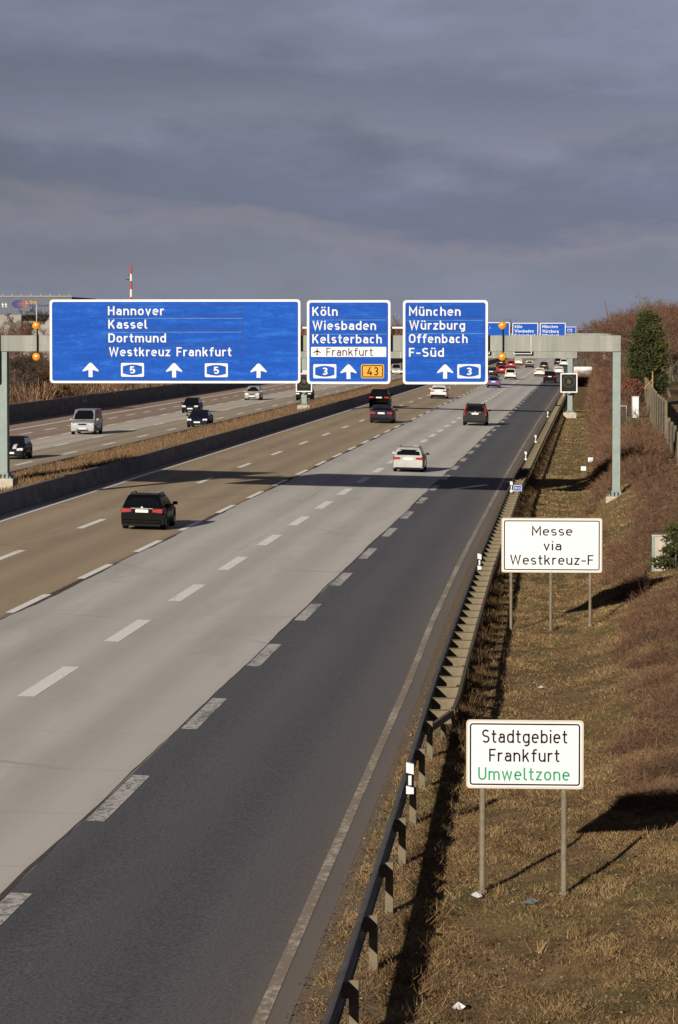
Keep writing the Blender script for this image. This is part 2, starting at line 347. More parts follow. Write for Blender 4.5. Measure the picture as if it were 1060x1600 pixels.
def paint(rgb, metal=0.0):
    if rgb not in _paints:
        m = Mat('car_paint', 0.5, metal, 0.7 if sum(rgb) > .2 else 0.3, 0.06 if sum(rgb) > .2 else 0.0); m.b.inputs['Coat Roughness'].default_value = 0.04; n = m.noise(m.pos((1, 1, 1), True), 2.5, 4)
        m.color(m.ramp(n, [(0.3, tuple(x * 0.9 for x in rgb)), (0.7, tuple(min(1, x * 1.08) for x in rgb))])); _paints[rgb] = m.m
    return _paints[rgb]

# ------------------------------------------------------------------ text

# stroke-drawn road-sign letters: every glyph is a few ribbons of even thickness (cap height 1, x-height XH)
XH, DESC = 0.72, 0.24
def _arc(cx, cy, rx, ry, a0, a1, n=9):
    return [(cx + rx * math.cos(math.radians(a0 + (a1 - a0) * k / n)), cy + ry * math.sin(math.radians(a0 + (a1 - a0) * k / n))) for k in range(n + 1)]
def _stad(L, R, B, T, closed=True):
    cx, rx = (L + R) / 2, (R - L) / 2; ry = min(rx * 1.0, (T - B) / 2)
    P = _arc(cx, T - ry, rx, ry, 0, 180) + _arc(cx, B + ry, rx, ry, 180, 360)
    return P + [P[0]]
def glyph(c, t):
    h = t / 2; X = XH; L = h; B = h; T = 1 - h; Xt = X - h
    def arch(L, R, y0=0.0):   # n-shaped arch from stem top
        cx, rx = (L + R) / 2, (R - L) / 2
        return [(L, Xt - rx)] + _arc(cx, Xt - rx, rx, rx, 180, 0)[1:] + [(R, y0)]
    if c in 'äöü':
        st, w = glyph({'ä': 'a', 'ö': 'o', 'ü': 'u'}[c], t); q = t * .55
        for cx in (w * .28, w * .72): st = st + [[(cx - q, .93), (cx + q, .93)]]
        return st, w
    if c == 'Ü':
        st, w = glyph('U', t); return st + [[(w * .2, 1.12), (w * .4, 1.12)], [(w * .6, 1.12), (w * .8, 1.12)]], w
    w = {'a': .53, 'b': .56, 'c': .50, 'd': .56, 'e': .56, 'f': .40, 'g': .56, 'h': .55, 'i': t, 'k': .55, 'l': .25, 'm': .88, 'n': .55, 'o': .56, 'r': .38, 's': .50, 't': .38, 'u': .55, 'v': .54, 'w': .82, 'y': .54, 'z': .48,
         'C': .62, 'D': .64, 'F': .52, 'G': .64, 'H': .64, 'K': .66, 'L': .52, 'M': .80, 'O': .66, 'S': .60, 'U': .64, 'W': .98, '1': .36, '3': .54, '4': .60, '5': .54, '9': .54, ',': .15, '-': .40, ' ': .30}[c]
    R = w - h; cx = w / 2; rx = (R - L) / 2
    if c == 'a': return [[(L + .04, Xt - .10)] + _arc(cx, Xt - .17, rx, .17, 125, 0, 7) + [(R, 0)], [(R, .43), (L + .17, .43)] + _arc(L + .17, .43 - (.43 - B) / 2, .17, (.43 - B) / 2, 90, 270, 8) + [(cx, B), (R, B + .10)]], w
    if c == 'b': return [[(L, 1), (L, 0)], _stad(L, R, B, Xt)], w
    if c == 'd': return [[(R, 1), (R, 0)], _stad(L, R, B, Xt)], w
    if c == 'g': return [[(R, X), (R, -DESC + h + .17)] + _arc(cx, -DESC + h + .17, rx, .17, 0, -125, 7)[1:], _stad(L, R, B, Xt)], w
    if c == 'o': return [_stad(L, R, B, Xt)], w
    if c == 'c': return [_arc(cx, Xt - rx, rx, rx, 40, 180, 7) + _arc(cx, B + rx, rx, rx, 180, 320, 7)], w
    if c == 'e': return [[(L, .385), (R, .385), (R, Xt - rx)] + _arc(cx, Xt - rx, rx, rx, 0, 180)[1:] + _arc(cx, B + rx, rx, rx, 180, 318, 8)], w
    if c == 'f': return [[(.11 + h, 0), (.11 + h, T - .13)] + _arc(.11 + h + .12, T - .13, .12, .13, 180, 90, 6)[1:] + [(w + .03, T)], [(0, X - h), (w, X - h)]], w
    if c == 'h': return [[(L, 1), (L, 0)], arch(L, R)], w
    if c == 'i': return [[(h, X), (h, 0)], [(h - t * .55, .93), (h + t * .55, .93)]], w
    if c == 'k': return [[(L, 1), (L, 0)], [(R - .02, X), (L + .02, .30)], [(L + .20, .44), (R, 0)]], w
    if c == 'l': return [[(L, 1), (L, .16)] + _arc(L + .12, B + .11, .12, .11, 180, 270, 5)[1:] + [(w + .02, B)]], w
    if c == 'm': return [[(L, X), (L, 0)], arch(L, cx), arch(cx, R)], w
    if c == 'n': return [[(L, X), (L, 0)], arch(L, R)], w
    if c == 'r': return [[(L, X), (L, 0)], [(L, Xt - .22)] + _arc(L + .22, Xt - .22, .22, .22, 180, 90, 6)[1:] + [(w, Xt - .015)]], w
    if c in 'sS':
        Tt = Xt if c == 's' else T; m = (Tt + B) / 2; ra = (Tt - m) / 2; rxx = rx
        return [_arc(cx, Tt - ra, rxx, ra, 32, 90, 5) + _arc(cx - (rxx - ra) * .5, Tt - ra, rxx - (rxx - ra) * .5, ra, 100, 262, 9) + _arc(cx + (rxx - ra) * .5, B + ra, rxx - (rxx - ra) * .5, ra, 82, -80, 9) + _arc(cx, B + ra, rxx, ra, 270, 212, 5)], w
    if c == 't': return [[(.10 + h, 1 - .05), (.10 + h, .17)] + _arc(.10 + h + .13, B + .12, .13, .12, 180, 270, 5)[1:] + [(w, B)], [(0, X - h), (w, X - h)]], w
    if c in 'uU':
        Xx = X if c == 'u' else 1
        st = [[(L, Xx), (L, B + rx)] + _arc(cx, B + rx, rx, rx, 180, 360)[1:] + [(R, Xx)]]
        return (st + [[(R, X), (R, 0)]] if c == 'u' else st), w
    if c == 'v': return [[(h * .9, X), (cx, h * .6), (w - h * .9, X)]], w
    if c == 'y': return [[(h * .9, X), (cx, .05)], [(w - h * .9, X), (cx - .16, -DESC)]], w
    if c == 'w': return [[(h * .9, X), (w * .27, h * .7), (cx, X - .04), (w * .73, h * .7), (w - h * .9, X)]], w
    if c == 'z': return [[(0.02, Xt), (R, Xt), (L, B), (w - .01, B)]], w
    if c == 'C': return [_arc(cx, T - rx, rx, rx, 25, 180, 8) + _arc(cx, B + rx, rx, rx, 180, 335, 8)], w
    if c == 'G': return [_arc(cx, T - rx, rx, rx, 25, 180, 8) + _arc(cx, B + rx, rx, rx, 180, 360, 8) + [(R, .47), (cx, .47)]], w
    if c == 'D': return [[(L, B), (L, T), (cx, T)] + _arc(cx, T - .27, rx, .27, 90, 0, 7)[1:] + _arc(cx, B + .27, rx, .27, 0, -90, 7) + [(L, B)]], w
    if c == 'F': return [[(L, 0), (L, T), (w, T)], [(L, .50), (w - .06, .50)]], w
    if c == 'H': return [[(L, 0), (L, 1)], [(R, 0), (R, 1)], [(L, .52), (R, .52)]], w
    if c == 'K': return [[(L, 0), (L, 1)], [(R - .02, 1), (L + .02, .36)], [(L + .20, .58), (R, 0)]], w
    if c == 'L': return [[(L, 1), (L, B), (w, B)]], w
    if c == 'M': return [[(L, 0), (L, .97), (cx, .34), (R, .97), (R, 0)]], w
    if c == 'O': return [_stad(L, R, B, T)], w
    if c == 'W': return [[(h * .9, 1), (w * .27, h * .8), (cx, .93), (w * .73, h * .8), (w - h * .9, 1)]], w
    if c == '1': return [[(0.02, .74), (R, .96), (R, 0)]], w
    if c == '3': return [_arc(cx, .755 - h * .5, rx * .94, .245 - h * .5, 150, -80, 9) + _arc(cx, .27, rx, .27 - h, 82, -150, 10)], w
    if c == '4': return [[(w * .62, 1), (L, .26), (w, .26)], [(w * .72, .52), (w * .72, 0)]], w
    if c == '5': return [[(R - .02, T), (L + .05, T), (L + .02, .50)] + _arc(cx, .33, rx, .33 - h, 120, -150, 12)], w
    if c == '9': return [_stad(L, R, .40, T), [(R, .66), (w * .36, 0)]], w
    if c == ',': return [[(w * .6, .14), (w * .3, -.12)]], w
    if c == '-': return [[(0, .40), (w, .40)]], w
    return [], w
def ribbon2(P, t):
    h = t / 2; n = len(P); closed = math.dist(P[0], P[-1]) < 1e-6 and n > 3; out = []
    for k in range(n):
        a = P[k - 1] if k > 0 else (P[n - 2] if closed else None); b = P[k + 1] if k < n - 1 else (P[1] if closed else None)
        def nrm(p, q):
            d = math.dist(p, q) or 1e-9; return (-(q[1] - p[1]) / d, (q[0] - p[0]) / d)
        n1 = nrm(a, P[k]) if a else None; n2 = nrm(P[k], b) if b else None
        if n1 and n2:
            m = (n1[0] + n2[0], n1[1] + n2[1]); l = math.hypot(*m) or 1e-6; m = (m[0] / l, m[1] / l); q = h / max(.38, m[0] * n1[0] + m[1] * n1[1])
        else: m, q = (n1 or n2), h
        out.append(((P[k][0] + m[0] * q, P[k][1] + m[1] * q), (P[k][0] - m[0] * q, P[k][1] - m[1] * q)))
    return out
def put_text(mb, s, x0, x1, zbase, cap, y, weight=0.14, mi=0):
    gs, x = [], 0.0
    for c in s:
        st, w_ = glyph(c, weight); gs.append((st, x)); x += w_ + (.165 if c != ' ' else .05)
    tot = x - .165; sx = (x1 - x0) / tot; k = 0
    for st, gx_ in gs:
        for P in st:
            Rb = ribbon2(P, weight if len(P) > 2 or abs(P[0][1] - P[1][1]) > 1e-6 or P[0][1] < .9 else weight * 1.05); k += 1; yy_ = y - .0004 * (k % 4)
            V = [(x0 + (gx_ + p[0]) * sx, yy_, zbase + p[1] * cap) for pr in Rb for p in pr]
            mb.add(V, [(2 * i, 2 * i + 1, 2 * i + 3, 2 * i + 2) for i in range(len(Rb) - 1)], mi)
def rrect(x0, z0, x1, z1, r, n=5):
    P = []
    for cx, cz, a0 in ((x1 - r, z1 - r, 0), (x0 + r, z1 - r, 90), (x0 + r, z0 + r, 180), (x1 - r, z0 + r, 270)):
        for i in range(n + 1):
            a = math.radians(a0 + 90 * i / n); P.append((cx + r * math.cos(a), cz + r * math.sin(a)))
    return P[::-1] if False else P
def ring_outline(mb, x0, z0, x1, z1, t, r, y, mi=0):
    o, i = rrect(x0, z0, x1, z1, r), rrect(x0 + t, z0 + t, x1 - t, z1 - t, max(r - t, 0.005)); n = len(o)
    mb.add([(x, y, z) for x, z in o] + [(x, y, z) for x, z in i], [(k, (k + 1) % n, (k + 1) % n + n, k + n) for k in range(n)], mi)

# ------------------------------------------------------------------ ground and roads
Y_FAR = 2600.0
def strip(name, cols, mat, ys, zoff=0.0, tone=None, kind='structure'):
    """cols: list of functions or numbers X(Y), z from road slope"""
    V, F, T = [], [], []
    n = len(cols)
    for y in ys:
        for k, c in enumerate(cols):
            x = c(y) if callable(c) else c
            V.append((x, y, road_z(x) + zoff)); T.append(tone[k] if tone else 0)
    for j in range(len(ys) - 1):
        for k in range(n - 1):
            a = j * n + k; F.append((a, a + 1, a + 1 + n, a + n))
    o = link(name, fast_mesh(name, np.array(V), np.array(F), mat, np.array(T, float)))
    return tag(o, kind=kind)
def interp(tab):
    xs, vs_ = zip(*tab)
    return lambda y: float(np.interp(y, xs, vs_))
EDGE = interp([(20, -3.45), (35, -3.5), (61, -3.74), (71, -3.83), (85, -4.03), (104, -4.18), (118, -4.25), (177, -4.44), (270, -4.52), (430, -4.3), (3000, -4.3)])
RAIL = interp([(20, -2.46), (33, -2.52), (45, -2.68), (57, -2.87), (65, -2.99), (78, -3.13), (95, -3.29), (110, -3.37), (147, -3.57), (224, -3.55), (350, -3.45), (700, -3.4)])
ys = list(np.concatenate([np.arange(20, 320, 6), np.arange(320, Y_FAR, 60)]))
XA = onroad(318, 1112)[0]; XB = onroad(418, 846)[0]; XC = onroad(45, 943)[0]; XD = onroad(244, 780)[0]; XE = onroad(228, 741.6)[0]
WALLX = XE - 0.55
strip('road_brown_asphalt', [WALLX - 0.1, XD, XC + 0.12], M['brown_road'], ys)
strip('road_concrete', [XC + 0.12, XB, XA - 0.12], M['concrete_road'], ys)
strip('road_dark_asphalt', [XA - 0.12, XA + 0.8, lambda y: EDGE(y) - 1.3, lambda y: EDGE(y) - 0.35, lambda y: EDGE(y) + 0.32], M['dark_road'], ys, tone=[0, 0, 0.0, 0.30, 0.95])
# paint
def stripes(name, x, mat, dash, gap, w_, start, end, kind='structure', phase=0.0):
    mb = MB(); y = start + phase
    while y < end:
        xx = x(y) if callable(x) else x
        xe = x(y + dash) if callable(x) else x
        zo = 0.005
        mb.add([(xx - w_ / 2, y, road_z(xx - w_ / 2) + zo), (xx + w_ / 2, y, road_z(xx + w_ / 2) + zo), (xe + w_ / 2, y + dash, road_z(xe + w_ / 2) + zo), (xe - w_ / 2, y + dash, road_z(xe - w_ / 2) + zo)], [(0, 1, 2, 3)])
        y += dash + gap
    return tag(mb.build(name, mat), kind=kind)
def dash_phase(px, py, per): return onroad(px, py)[1] % per
stripes('road_markings', XA + 0.06, M['worn_paint'], 5.2, 6.45, 0.29, dash_phase(283, 1139, 11.65) + 11.65, 900)
stripes('road_markings', XB, M['paint'], 5.9, 5.9, 0.35, dash_phase(60, 1089, 11.8) + 23.6, 900)
stripes('road_markings', XC, M['paint'], 6.0, 5.8, 0.22, dash_phase(30, 958, 11.8) + 23.6, 900)
stripes('road_markings', XD, M['paint'], 6.0, 12.0, 0.24, dash_phase(132, 826, 18) + 36, 900)
stripes('road_markings', XE, M['paint'], 25.0, 0.0, 0.26, 60, 1400)
stripes('road_markings', EDGE, M['edge_paint'], 5.0, 0.0, 0.145, 20, 1200)
def seam(x, wmin, wmax, cover):
    yv = np.arange(24, 420, .8); r_ = np.random.default_rng(int(abs(x) * 100)); k_ = np.ones(9) / 9
    wv = np.convolve(r_.uniform(0, 1, len(yv) + 8), k_, 'valid'); wv = np.clip((wv - wv.mean()) / wv.std() * .5 + cover, 0, 1.4) * (wmax - wmin) + wmin * .4
    av = np.convolve(r_.uniform(-.08, .08, len(yv) + 8), k_, 'valid'); mb = MB()
    mb.loft([[(x + a - h_, y, road_z(x + a - h_) + .003), (x + a + h_, y, road_z(x + a + h_) + .003)] for y, a, h_ in zip(yv, av, wv)], False)
    return tag(mb.build('road_seam', M['seam']), kind='structure')
M['seam'] = simple('bitumen', (0.075, 0.062, 0.05), 0.9, var=0.3, scale=4)
seam(XC + .13, .02, .09, .75); seam(XA - .13, .015, .04, .6); seam((XB + XC) / 2 - 1.72, .008, .02, .5)
# ground sheet to the horizon
g = MB(); G = 24000
xs_ = [-G, -200, -51, -30, -3, 12, 60, 200, G]; yy = [-300, 20, 200, 1000, 3000, G]
g.add([(x, y, -1.35) for y in yy for x in xs_], [(j * 9 + i, j * 9 + i + 1, (j + 1) * 9 + i + 1, (j + 1) * 9 + i) for j in range(5) for i in range(8)])
tag(g.build('ground', M['field']), kind='structure')
# left carriageway (lower, level)
ZL = -0.7
XL = [atZ(px, py, ZL)[0] for px, py in ((170.8, 693.3), (211, 670.6), (105.6, 677), (85, 669.4), (16.5, 672.2))]
def lstrip(name, x0, x1, mat, z=ZL):
    V = np.array([(x, y, z) for y in (60, 300, 900, Y_FAR) for x in (x0, x1)], float)
    F = np.array([(2 * k, 2 * k + 1, 2 * k + 3, 2 * k + 2) for k in range(3)])
    return tag(link(name, fast_mesh(name, V, F, mat)), kind='structure')
lstrip('far_road_brown_lane', -31.2, XL[1] + .1, M['left_brown'])
lstrip('far_road_concrete_lane', XL[1] + .1, XL[2] - .1, M['left_concrete'])
lstrip('far_road_red_lanes', XL[2] - .1, -51.4, M['left_red'])
def lstripes(x, dash, gap, w_, start, end=900):
    mb = MB(); y = start
    while y < end:
        z = ZL + 0.005
        mb.add([(x - w_ / 2, y, z), (x + w_ / 2, y, z), (x + w_ / 2, y + dash, z), (x - w_ / 2, y + dash, z)], [(0, 1, 2, 3)]); y += dash + gap
    return tag(mb.build('far_road_markings', M['paint']), kind='structure')
def lphase(px, py, per): return atZ(px, py, ZL)[1] % per + per * 3
lstripes(XL[0], 6, 12, 0.28, lphase(28, 727, 18)); lstripes(XL[1], 6, 12, 0.28, lphase(80, 697, 18)); lstripes(XL[2], 6, 6, 0.28, lphase(56, 686, 12))
lstripes(XL[3], 6, 6, 0.28, lphase(33, 679, 12)); lstripes(XL[4], 25, 0, 0.3, 60)
# median
def median_z(x):
    return float(np.interp(x, [-31.3, -29, -26, WALLX - .35], [-0.42, -0.2, 0.35, 1.03]))
mx = [-31.3, -30.4, -29, -27.5, -26, -24.5, -23.3, WALLX - .34]
my = list(np.arange(60, 700, 4)) + [700, 900, 1500, Y_FAR]
V = np.array([(x, y, median_z(x) + (random.uniform(-.05, .05) if 0 < i < len(mx) - 1 else 0)) for y in my for i, x in enumerate(mx)])
n_ = len(mx); F = np.array([(j * n_ + i, j * n_ + i + 1, (j + 1) * n_ + i + 1, (j + 1) * n_ + i) for j in range(len(my) - 1) for i in range(n_ - 1)])
tag(link('median_ground', fast_mesh('median_ground', V, F, M['median'])), kind='structure')
# concrete barrier of the median (New Jersey outline), kerb wall on its far side, noise wall left
def extrude_y(mb, prof, y0, y1, n=1):
    rings = [[(x, y0 + (y1 - y0) * k / n, z) for x, z in prof] for k in range(n + 1)]
    return mb.loft(rings, True, 0, True)
zb = road_z(WALLX); mb = MB()
prof = [(WALLX, zb - .2), (WALLX, zb + .08), (WALLX - .12, zb + .22), (WALLX - .2, zb + .76), (WALLX - .36, zb + .76), (WALLX - .4, zb - .2)]
extrude_y(mb, prof, 60, Y_FAR)
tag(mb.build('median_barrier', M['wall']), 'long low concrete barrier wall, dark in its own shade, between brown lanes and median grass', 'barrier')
mb = MB(); extrude_y(mb, [(-31.2, ZL - .3), (-31.2, -0.30), (-31.42, -0.30), (-31.42, ZL - .3)], 60, Y_FAR)
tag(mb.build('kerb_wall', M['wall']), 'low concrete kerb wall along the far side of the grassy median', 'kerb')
mb = MB(); extrude_y(mb, [(-51.0, ZL - .3), (-51.0, 0.85), (-51.35, 0.85), (-51.35, ZL - .3)], 60, Y_FAR)
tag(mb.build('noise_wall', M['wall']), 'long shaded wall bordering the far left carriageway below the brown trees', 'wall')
# right verge
RISE = interp([(20, 0.0), (45, 0.25), (80, 0.75), (110, 1.1), (140, 1.35), (170, 1.6), (250, 1.7), (400, 1.8), (3000, 1.8)])
def verge_z(x, y):
    t = np.clip((np.asarray(x, float) + 0.9) / 3.4, 0, 1); s = t * t * (3 - 2 * t)
    e0 = np.interp(y, [20, 60, 120, 200, 3000], [-2.9, -3.3, -3.8, -4.1, -4.0])
    d = np.clip((np.asarray(x, float) - e0) / 0.7, 0, 1)
    return -0.10 - 0.03 * d + s * np.interp(y, *zip(*[(20, 0.0), (45, 0.25), (80, 0.75), (110, 1.1), (140, 1.35), (170, 1.6), (250, 1.7), (400, 1.8), (3000, 1.8)])) \
        + 0.035 * np.sin(x * 3.1 + y * 0.9) * np.sin(y * 0.43 + x) * np.clip((np.asarray(x, float) + 2.6) / .8, 0, 1)
vx0 = np.concatenate([np.linspace(0, 0.6, 3), np.linspace(0.9, 8.0, 30), [10, 14, 25, 60]])
vys = np.concatenate([np.arange(20, 330, 1.6), np.arange(330, Y_FAR, 40)])
V = []
for y in vys:
    e0 = EDGE(y) + 0.32
    for u in vx0:
        x = e0 + u; V.append((x, y, float(verge_z(x, y)) if u > 0 else road_z(e0) - 0.002))
n_ = len(vx0); J, I = np.meshgrid(np.arange(len(vys) - 1), np.arange(n_ - 1), indexing='ij'); a = (J * n_ + I).ravel()
tone = np.array([1.0 if (k % n_) < 3 else 0.0 for k in range(len(V))])
_v = Mat('verge_soil_mix', 0.95, spec=0.1)
_n = _v.noise(_v.pos(), 0.9, 6, 0.7); _n2 = _v.noise(_v.pos(), 14, 4, 0.7); _n3 = _v.noise(_v.pos((1, 0.6, 1)), 0.35, 3)
_c = _v.ramp(_v.math('ADD', _v.math('MULTIPLY', _n, 0.55), _v.math('MULTIPLY', _n2, 0.45)), [(0.33, (0.085, 0.055, 0.025)), (0.5, (0.175, 0.118, 0.054)), (0.68, (0.27, 0.19, 0.09))])
_n4 = _v.noise(_v.pos((1, .7, 1)), 3.2, 6, 0.75)
_c = _v.mixc(_v.ramp(_n4, [(0.40, (.55,) * 3), (0.58, (0, 0, 0))]), _c, (0.06, 0.037, 0.02))
_c = _v.mixc(_v.ramp(_n3, [(0.50, (0, 0, 0)), (0.62, (0.55,) * 3)]), _c, (0.072, 0.070, 0.024))
_c = _v.mixc(_v.attr(), _c, _v.ramp(_n2, [(0.3, (0.12, 0.088, 0.058)), (0.7, (0.20, 0.155, 0.105))]))
_v.color(_c).bump(_n2, 0.6, 0.05)
tag(link('roadside_verge', fast_mesh('roadside_verge', np.array(V), np.stack([a, a + 1, a + 1 + n_, a + n_], 1), _v.m, tone)), kind='structure')

# ------------------------------------------------------------------ guard rails
def w_profile(side=1):
    # W-beam, height .31, bulging to -X*side
    pts = [(0.0, -.155), (-.025, -.15), (-.08, -.11), (-.08, -.055), (-.02, -.02), (-.02, .02), (-.08, .055), (-.08, .11), (-.025, .15), (0.0, .155)]
    back = [(x + .006, z) for x, z in reversed(pts)]
    return [(x * side, z) for x, z in pts + back]
ZTOP = 0.56
def rail_beam(y0, y1, dx, side, name, parent, mat, step=4.0, droop=None):
    ys_ = list(np.arange(y0, y1, step)) + [y1]; pr = w_profile(side); rings = []
    for y in ys_:
        dz = dd = 0.0
        if droop and y - y0 < droop: t = 1 - (y - y0) / droop; dz = -0.35 * t; dd = -0.30 * t
        rings.append([(RAIL(y) + dx + dd + x, y, ZTOP - .155 + dz + z) for x, z in pr])
    return MB().loft(rings, True, 0, True).build(name, mat, parent)
def sigma_post(h):
    m = MB(); p = [(-.05, -.03), (.05, -.03), (.05, -.024), (-.044, -.024), (-.044, .024), (.05, .024), (.05, .03), (-.05, .03)]
    return m.loft([[(x, y, z) for x, y in p] for z in (0, h)], True, 0, True)
single = thing('guard_rail', (0, 0, 0), 'single steel guardrail on posts along the asphalt edge nearest the camera', 'guardrail')
rail_beam(22, 58.4, 0.0, 1, 'rail_beam', single, M['rail_blue'])
post_me = sigma_post(0.72).mesh('post', M['rail'])
blk_me = MB().box((0, 0, 0), (0.07, 0.1, 0.16)).mesh('spacer_block', M['rail'])
y = 38.5 - 3.9 * 4
while y < 58:
    p = link('post', post_me, single, (RAIL(y) + .10, y, -.2)); b = link('spacer_block', blk_me, p, (-.085, 0, .62)); y += 3.9
double = thing('double_guard_rail', (0, 0, 0), 'double steel guardrail with ladder-like cross plates running along the verge into the distance', 'guardrail')
Y0D, Y1D = 58.4, 520
rail_beam(Y0D, Y1D, 0.0, 1, 'rail_beam', double, M['rail_blue'])
bar = []
for yy_ in [Y0D - .6, Y0D + .4, Y0D + 1.4] + list(np.arange(Y0D + 4, Y1D, 4.0)):
    q = max(0, 1 - (yy_ - Y0D + .6) / 2.2); xx = RAIL(yy_) + .50 - .45 * q
    bar.append([(xx + a_, yy_, ZTOP - .07 - .12 * q + b_) for a_, b_ in ((-.03, -.06), (.03, -.06), (.03, .06), (-.03, .06))])
MB().loft(bar, True, 0, True).build('rear_bar', M['rail'], double)
spm = MB(); spm.box((0.25, 0, 0), (0.48, .008, .24)); spm.box((0.25, -.03, .124), (0.48, .06, .008)); spm.box((0.25, -.03, -.124), (0.48, .06, .008))
sp_me = spm.mesh('cross_plate', M['rail'])
y = 59.7
for k in range(100):
    link('cross_plate', sp_me, double, (RAIL(y), y, ZTOP - .15)); y += 1.95
rest = MB()
while y < Y1D:
    rest.box((RAIL(y) + .25, y, ZTOP - .15), (0.48, .02, .25)); y += 1.95
o = rest.build('distant_cross_plates', M['rail'], double); o['kind'] = 'stuff'
y = 61.0
while y < 420 and y < 61 + 3.9 * 90:
    link('post', post_me, double, (RAIL(y) + .25, y, -.2)); y += 3.9

# ------------------------------------------------------------------ marker posts
def marker_parts(root):
    p = [(-.055, -.04), (.0, -.05), (.055, -.04), (.045, .05), (-.045, .05)]
    m = MB(); m.loft([[(x, y, z) for x, y in p] for z in (0, .40)] + [[(x, y, .44 - (x + .055) * .25 + .02) for x, y in p]], True, 0, True)
    m.build('marker_body', M['board_white'], root)
    b = MB(); q = [(-.057, -.042), (.0, -.052), (.057, -.042), (.047, .052), (-.047, .052)]
    b.loft([[(x, y, z0 - (x + .055) * .25) for x, y in q] for z0 in (.12, .31)], True, 0, True); b.build('black_band', M['black'], root)
    r = MB(); r.box((0, -.056, .20), (.045, .008, .14)); r.build('reflector', M['white'], root)
ords = ['nearest to the camera', 'second from the camera', 'third from the camera', 'fourth from the camera', 'fifth from the camera', 'sixth from the camera', 'seventh from the camera', 'farthest one, tiny']
proto = None
for k, (px, py) in enumerate([(640, 1240), (749, 890), (799, 769), (821.5, 719), (837, 691.5), (856, 652), (870, 634), (881, 619)]):
    X, Y, _ = atZ(px, py, ZTOP - 0.02)
    X += .01
    if proto is None:
        proto = thing('marker_post', (X, Y, ZTOP - .02), '', 'marker post', 'white marker posts on the guardrail'); marker_parts(proto); o = proto
    else: o = copy_tree(proto); o.location = (X, Y, ZTOP - .02)
    o['label'] = 'white marker post with black band on the guardrail, ' + ords[k]
# kilometre plate
X, Y, Z = atZ(810, 770, 0.55)
X = RAIL(Y) + .42
km = thing('kilometre_plate', (X, Y, 0.5), 'small blue and white distance plate on a stub over the double guardrail', 'plate')
MB().cyl((0, 0.02, -.6), (0, 0.02, .3), .02).build('stub', M['post'], km)
MB().prism(rrect(-.17, .12, .17, .36, .02), -.01, .01).build('plate', M['white'], km)
mb = MB(); mb.flat(rrect(-.15, .14, .15, .34, .02), -.014); mb.build('blue_field', M['blue'], km)
mb = MB(); put_text(mb, '193,5', -.12, .12, .19, .10, -.018, .16); mb.build('lettering', M['white'], km)

# ------------------------------------------------------------------ white information boards
def white_board(Y, px, lines, posts, label, border, pw=.07):
    x0, z1 = atY(px[0], px[1], Y); x1, z0 = atY(px[2], px[3], Y); cxm = (x0 + x1) / 2
    gz = float(verge_z(cxm, Y))
    root = thing('info_sign', (cxm, Y, gz), label, 'road sign')
    lx = lambda p: atY(p, 1000, Y)[0] - cxm
    lz = lambda p: atY(px[0], p, Y)[1] - gz
    w_, a, b = (x1 - x0) / 2, z0 - gz, z1 - gz
    MB().prism(rrect(-w_, a, w_, b, .05), -.02, .02).build('board', M['board_edge'], root)
    e = border * .55; MB().flat(rrect(-w_ + e, a + e, w_ - e, b - e, .045), -.024).build('face', M['board_white'], root)
    mb = MB(); ring_outline(mb, -w_ + border, a + border, w_ - border, b - border, border * .42, .04, -.028); mb.build('border_line', M['black'], root)
    for s, xa, xb, zb_, zt, mt in lines:
        mb = MB(); put_text(mb, s, lx(xa), lx(xb), lz(zb_), lz(zt) - lz(zb_), -.029, 0.125); mb.build('lettering', M[mt], root)
    for pxp, pyb in posts:
        xp = lx(pxp); g0 = float(verge_z(cxm + xp, Y)) - gz
        ph = MB().cyl((xp, .055, g0 - .3), (xp, .055, b - .08), pw / 2, n=12); ph.build('leg', M['post'], root, smooth=40)
        MB().cyl((xp, .055, g0 - .05), (xp, .055, g0 + .05), pw * .95, pw * .8, 10).build('footing', M['post'], root)
    mb = MB()
    for t in (.22, .78): mb.box((0, .035, a + (b - a) * t), (2 * w_ * .9, .028, .05))
    mb.build('rear_brace', M['post'], root)
white_board(43.9, (729, 1124, 912, 1233), [('Stadtgebiet', 754, 887, 1160, 1139, 'black'), ('Frankfurt', 765, 875, 1189, 1169, 'black'), ('Umweltzone', 748, 891, 1218, 1198, 'green')],
            [(754.5, 1395), (882.5, 1408)], 'white road sign reading Stadtgebiet Frankfurt Umweltzone on two posts', .045, .082)
white_board(83.0, (784, 809, 941, 895), [('Messe', 831, 894, 836.5, 822, 'black'), ('via', 849, 877, 859.5, 845, 'black'), ('Westkreuz-F', 797, 927, 882, 866.5, 'black')],
            [(798.5, 978), (860.5, 990), (922, 990)], 'white road sign reading Messe via Westkreuz-F on three posts', .06, .075)

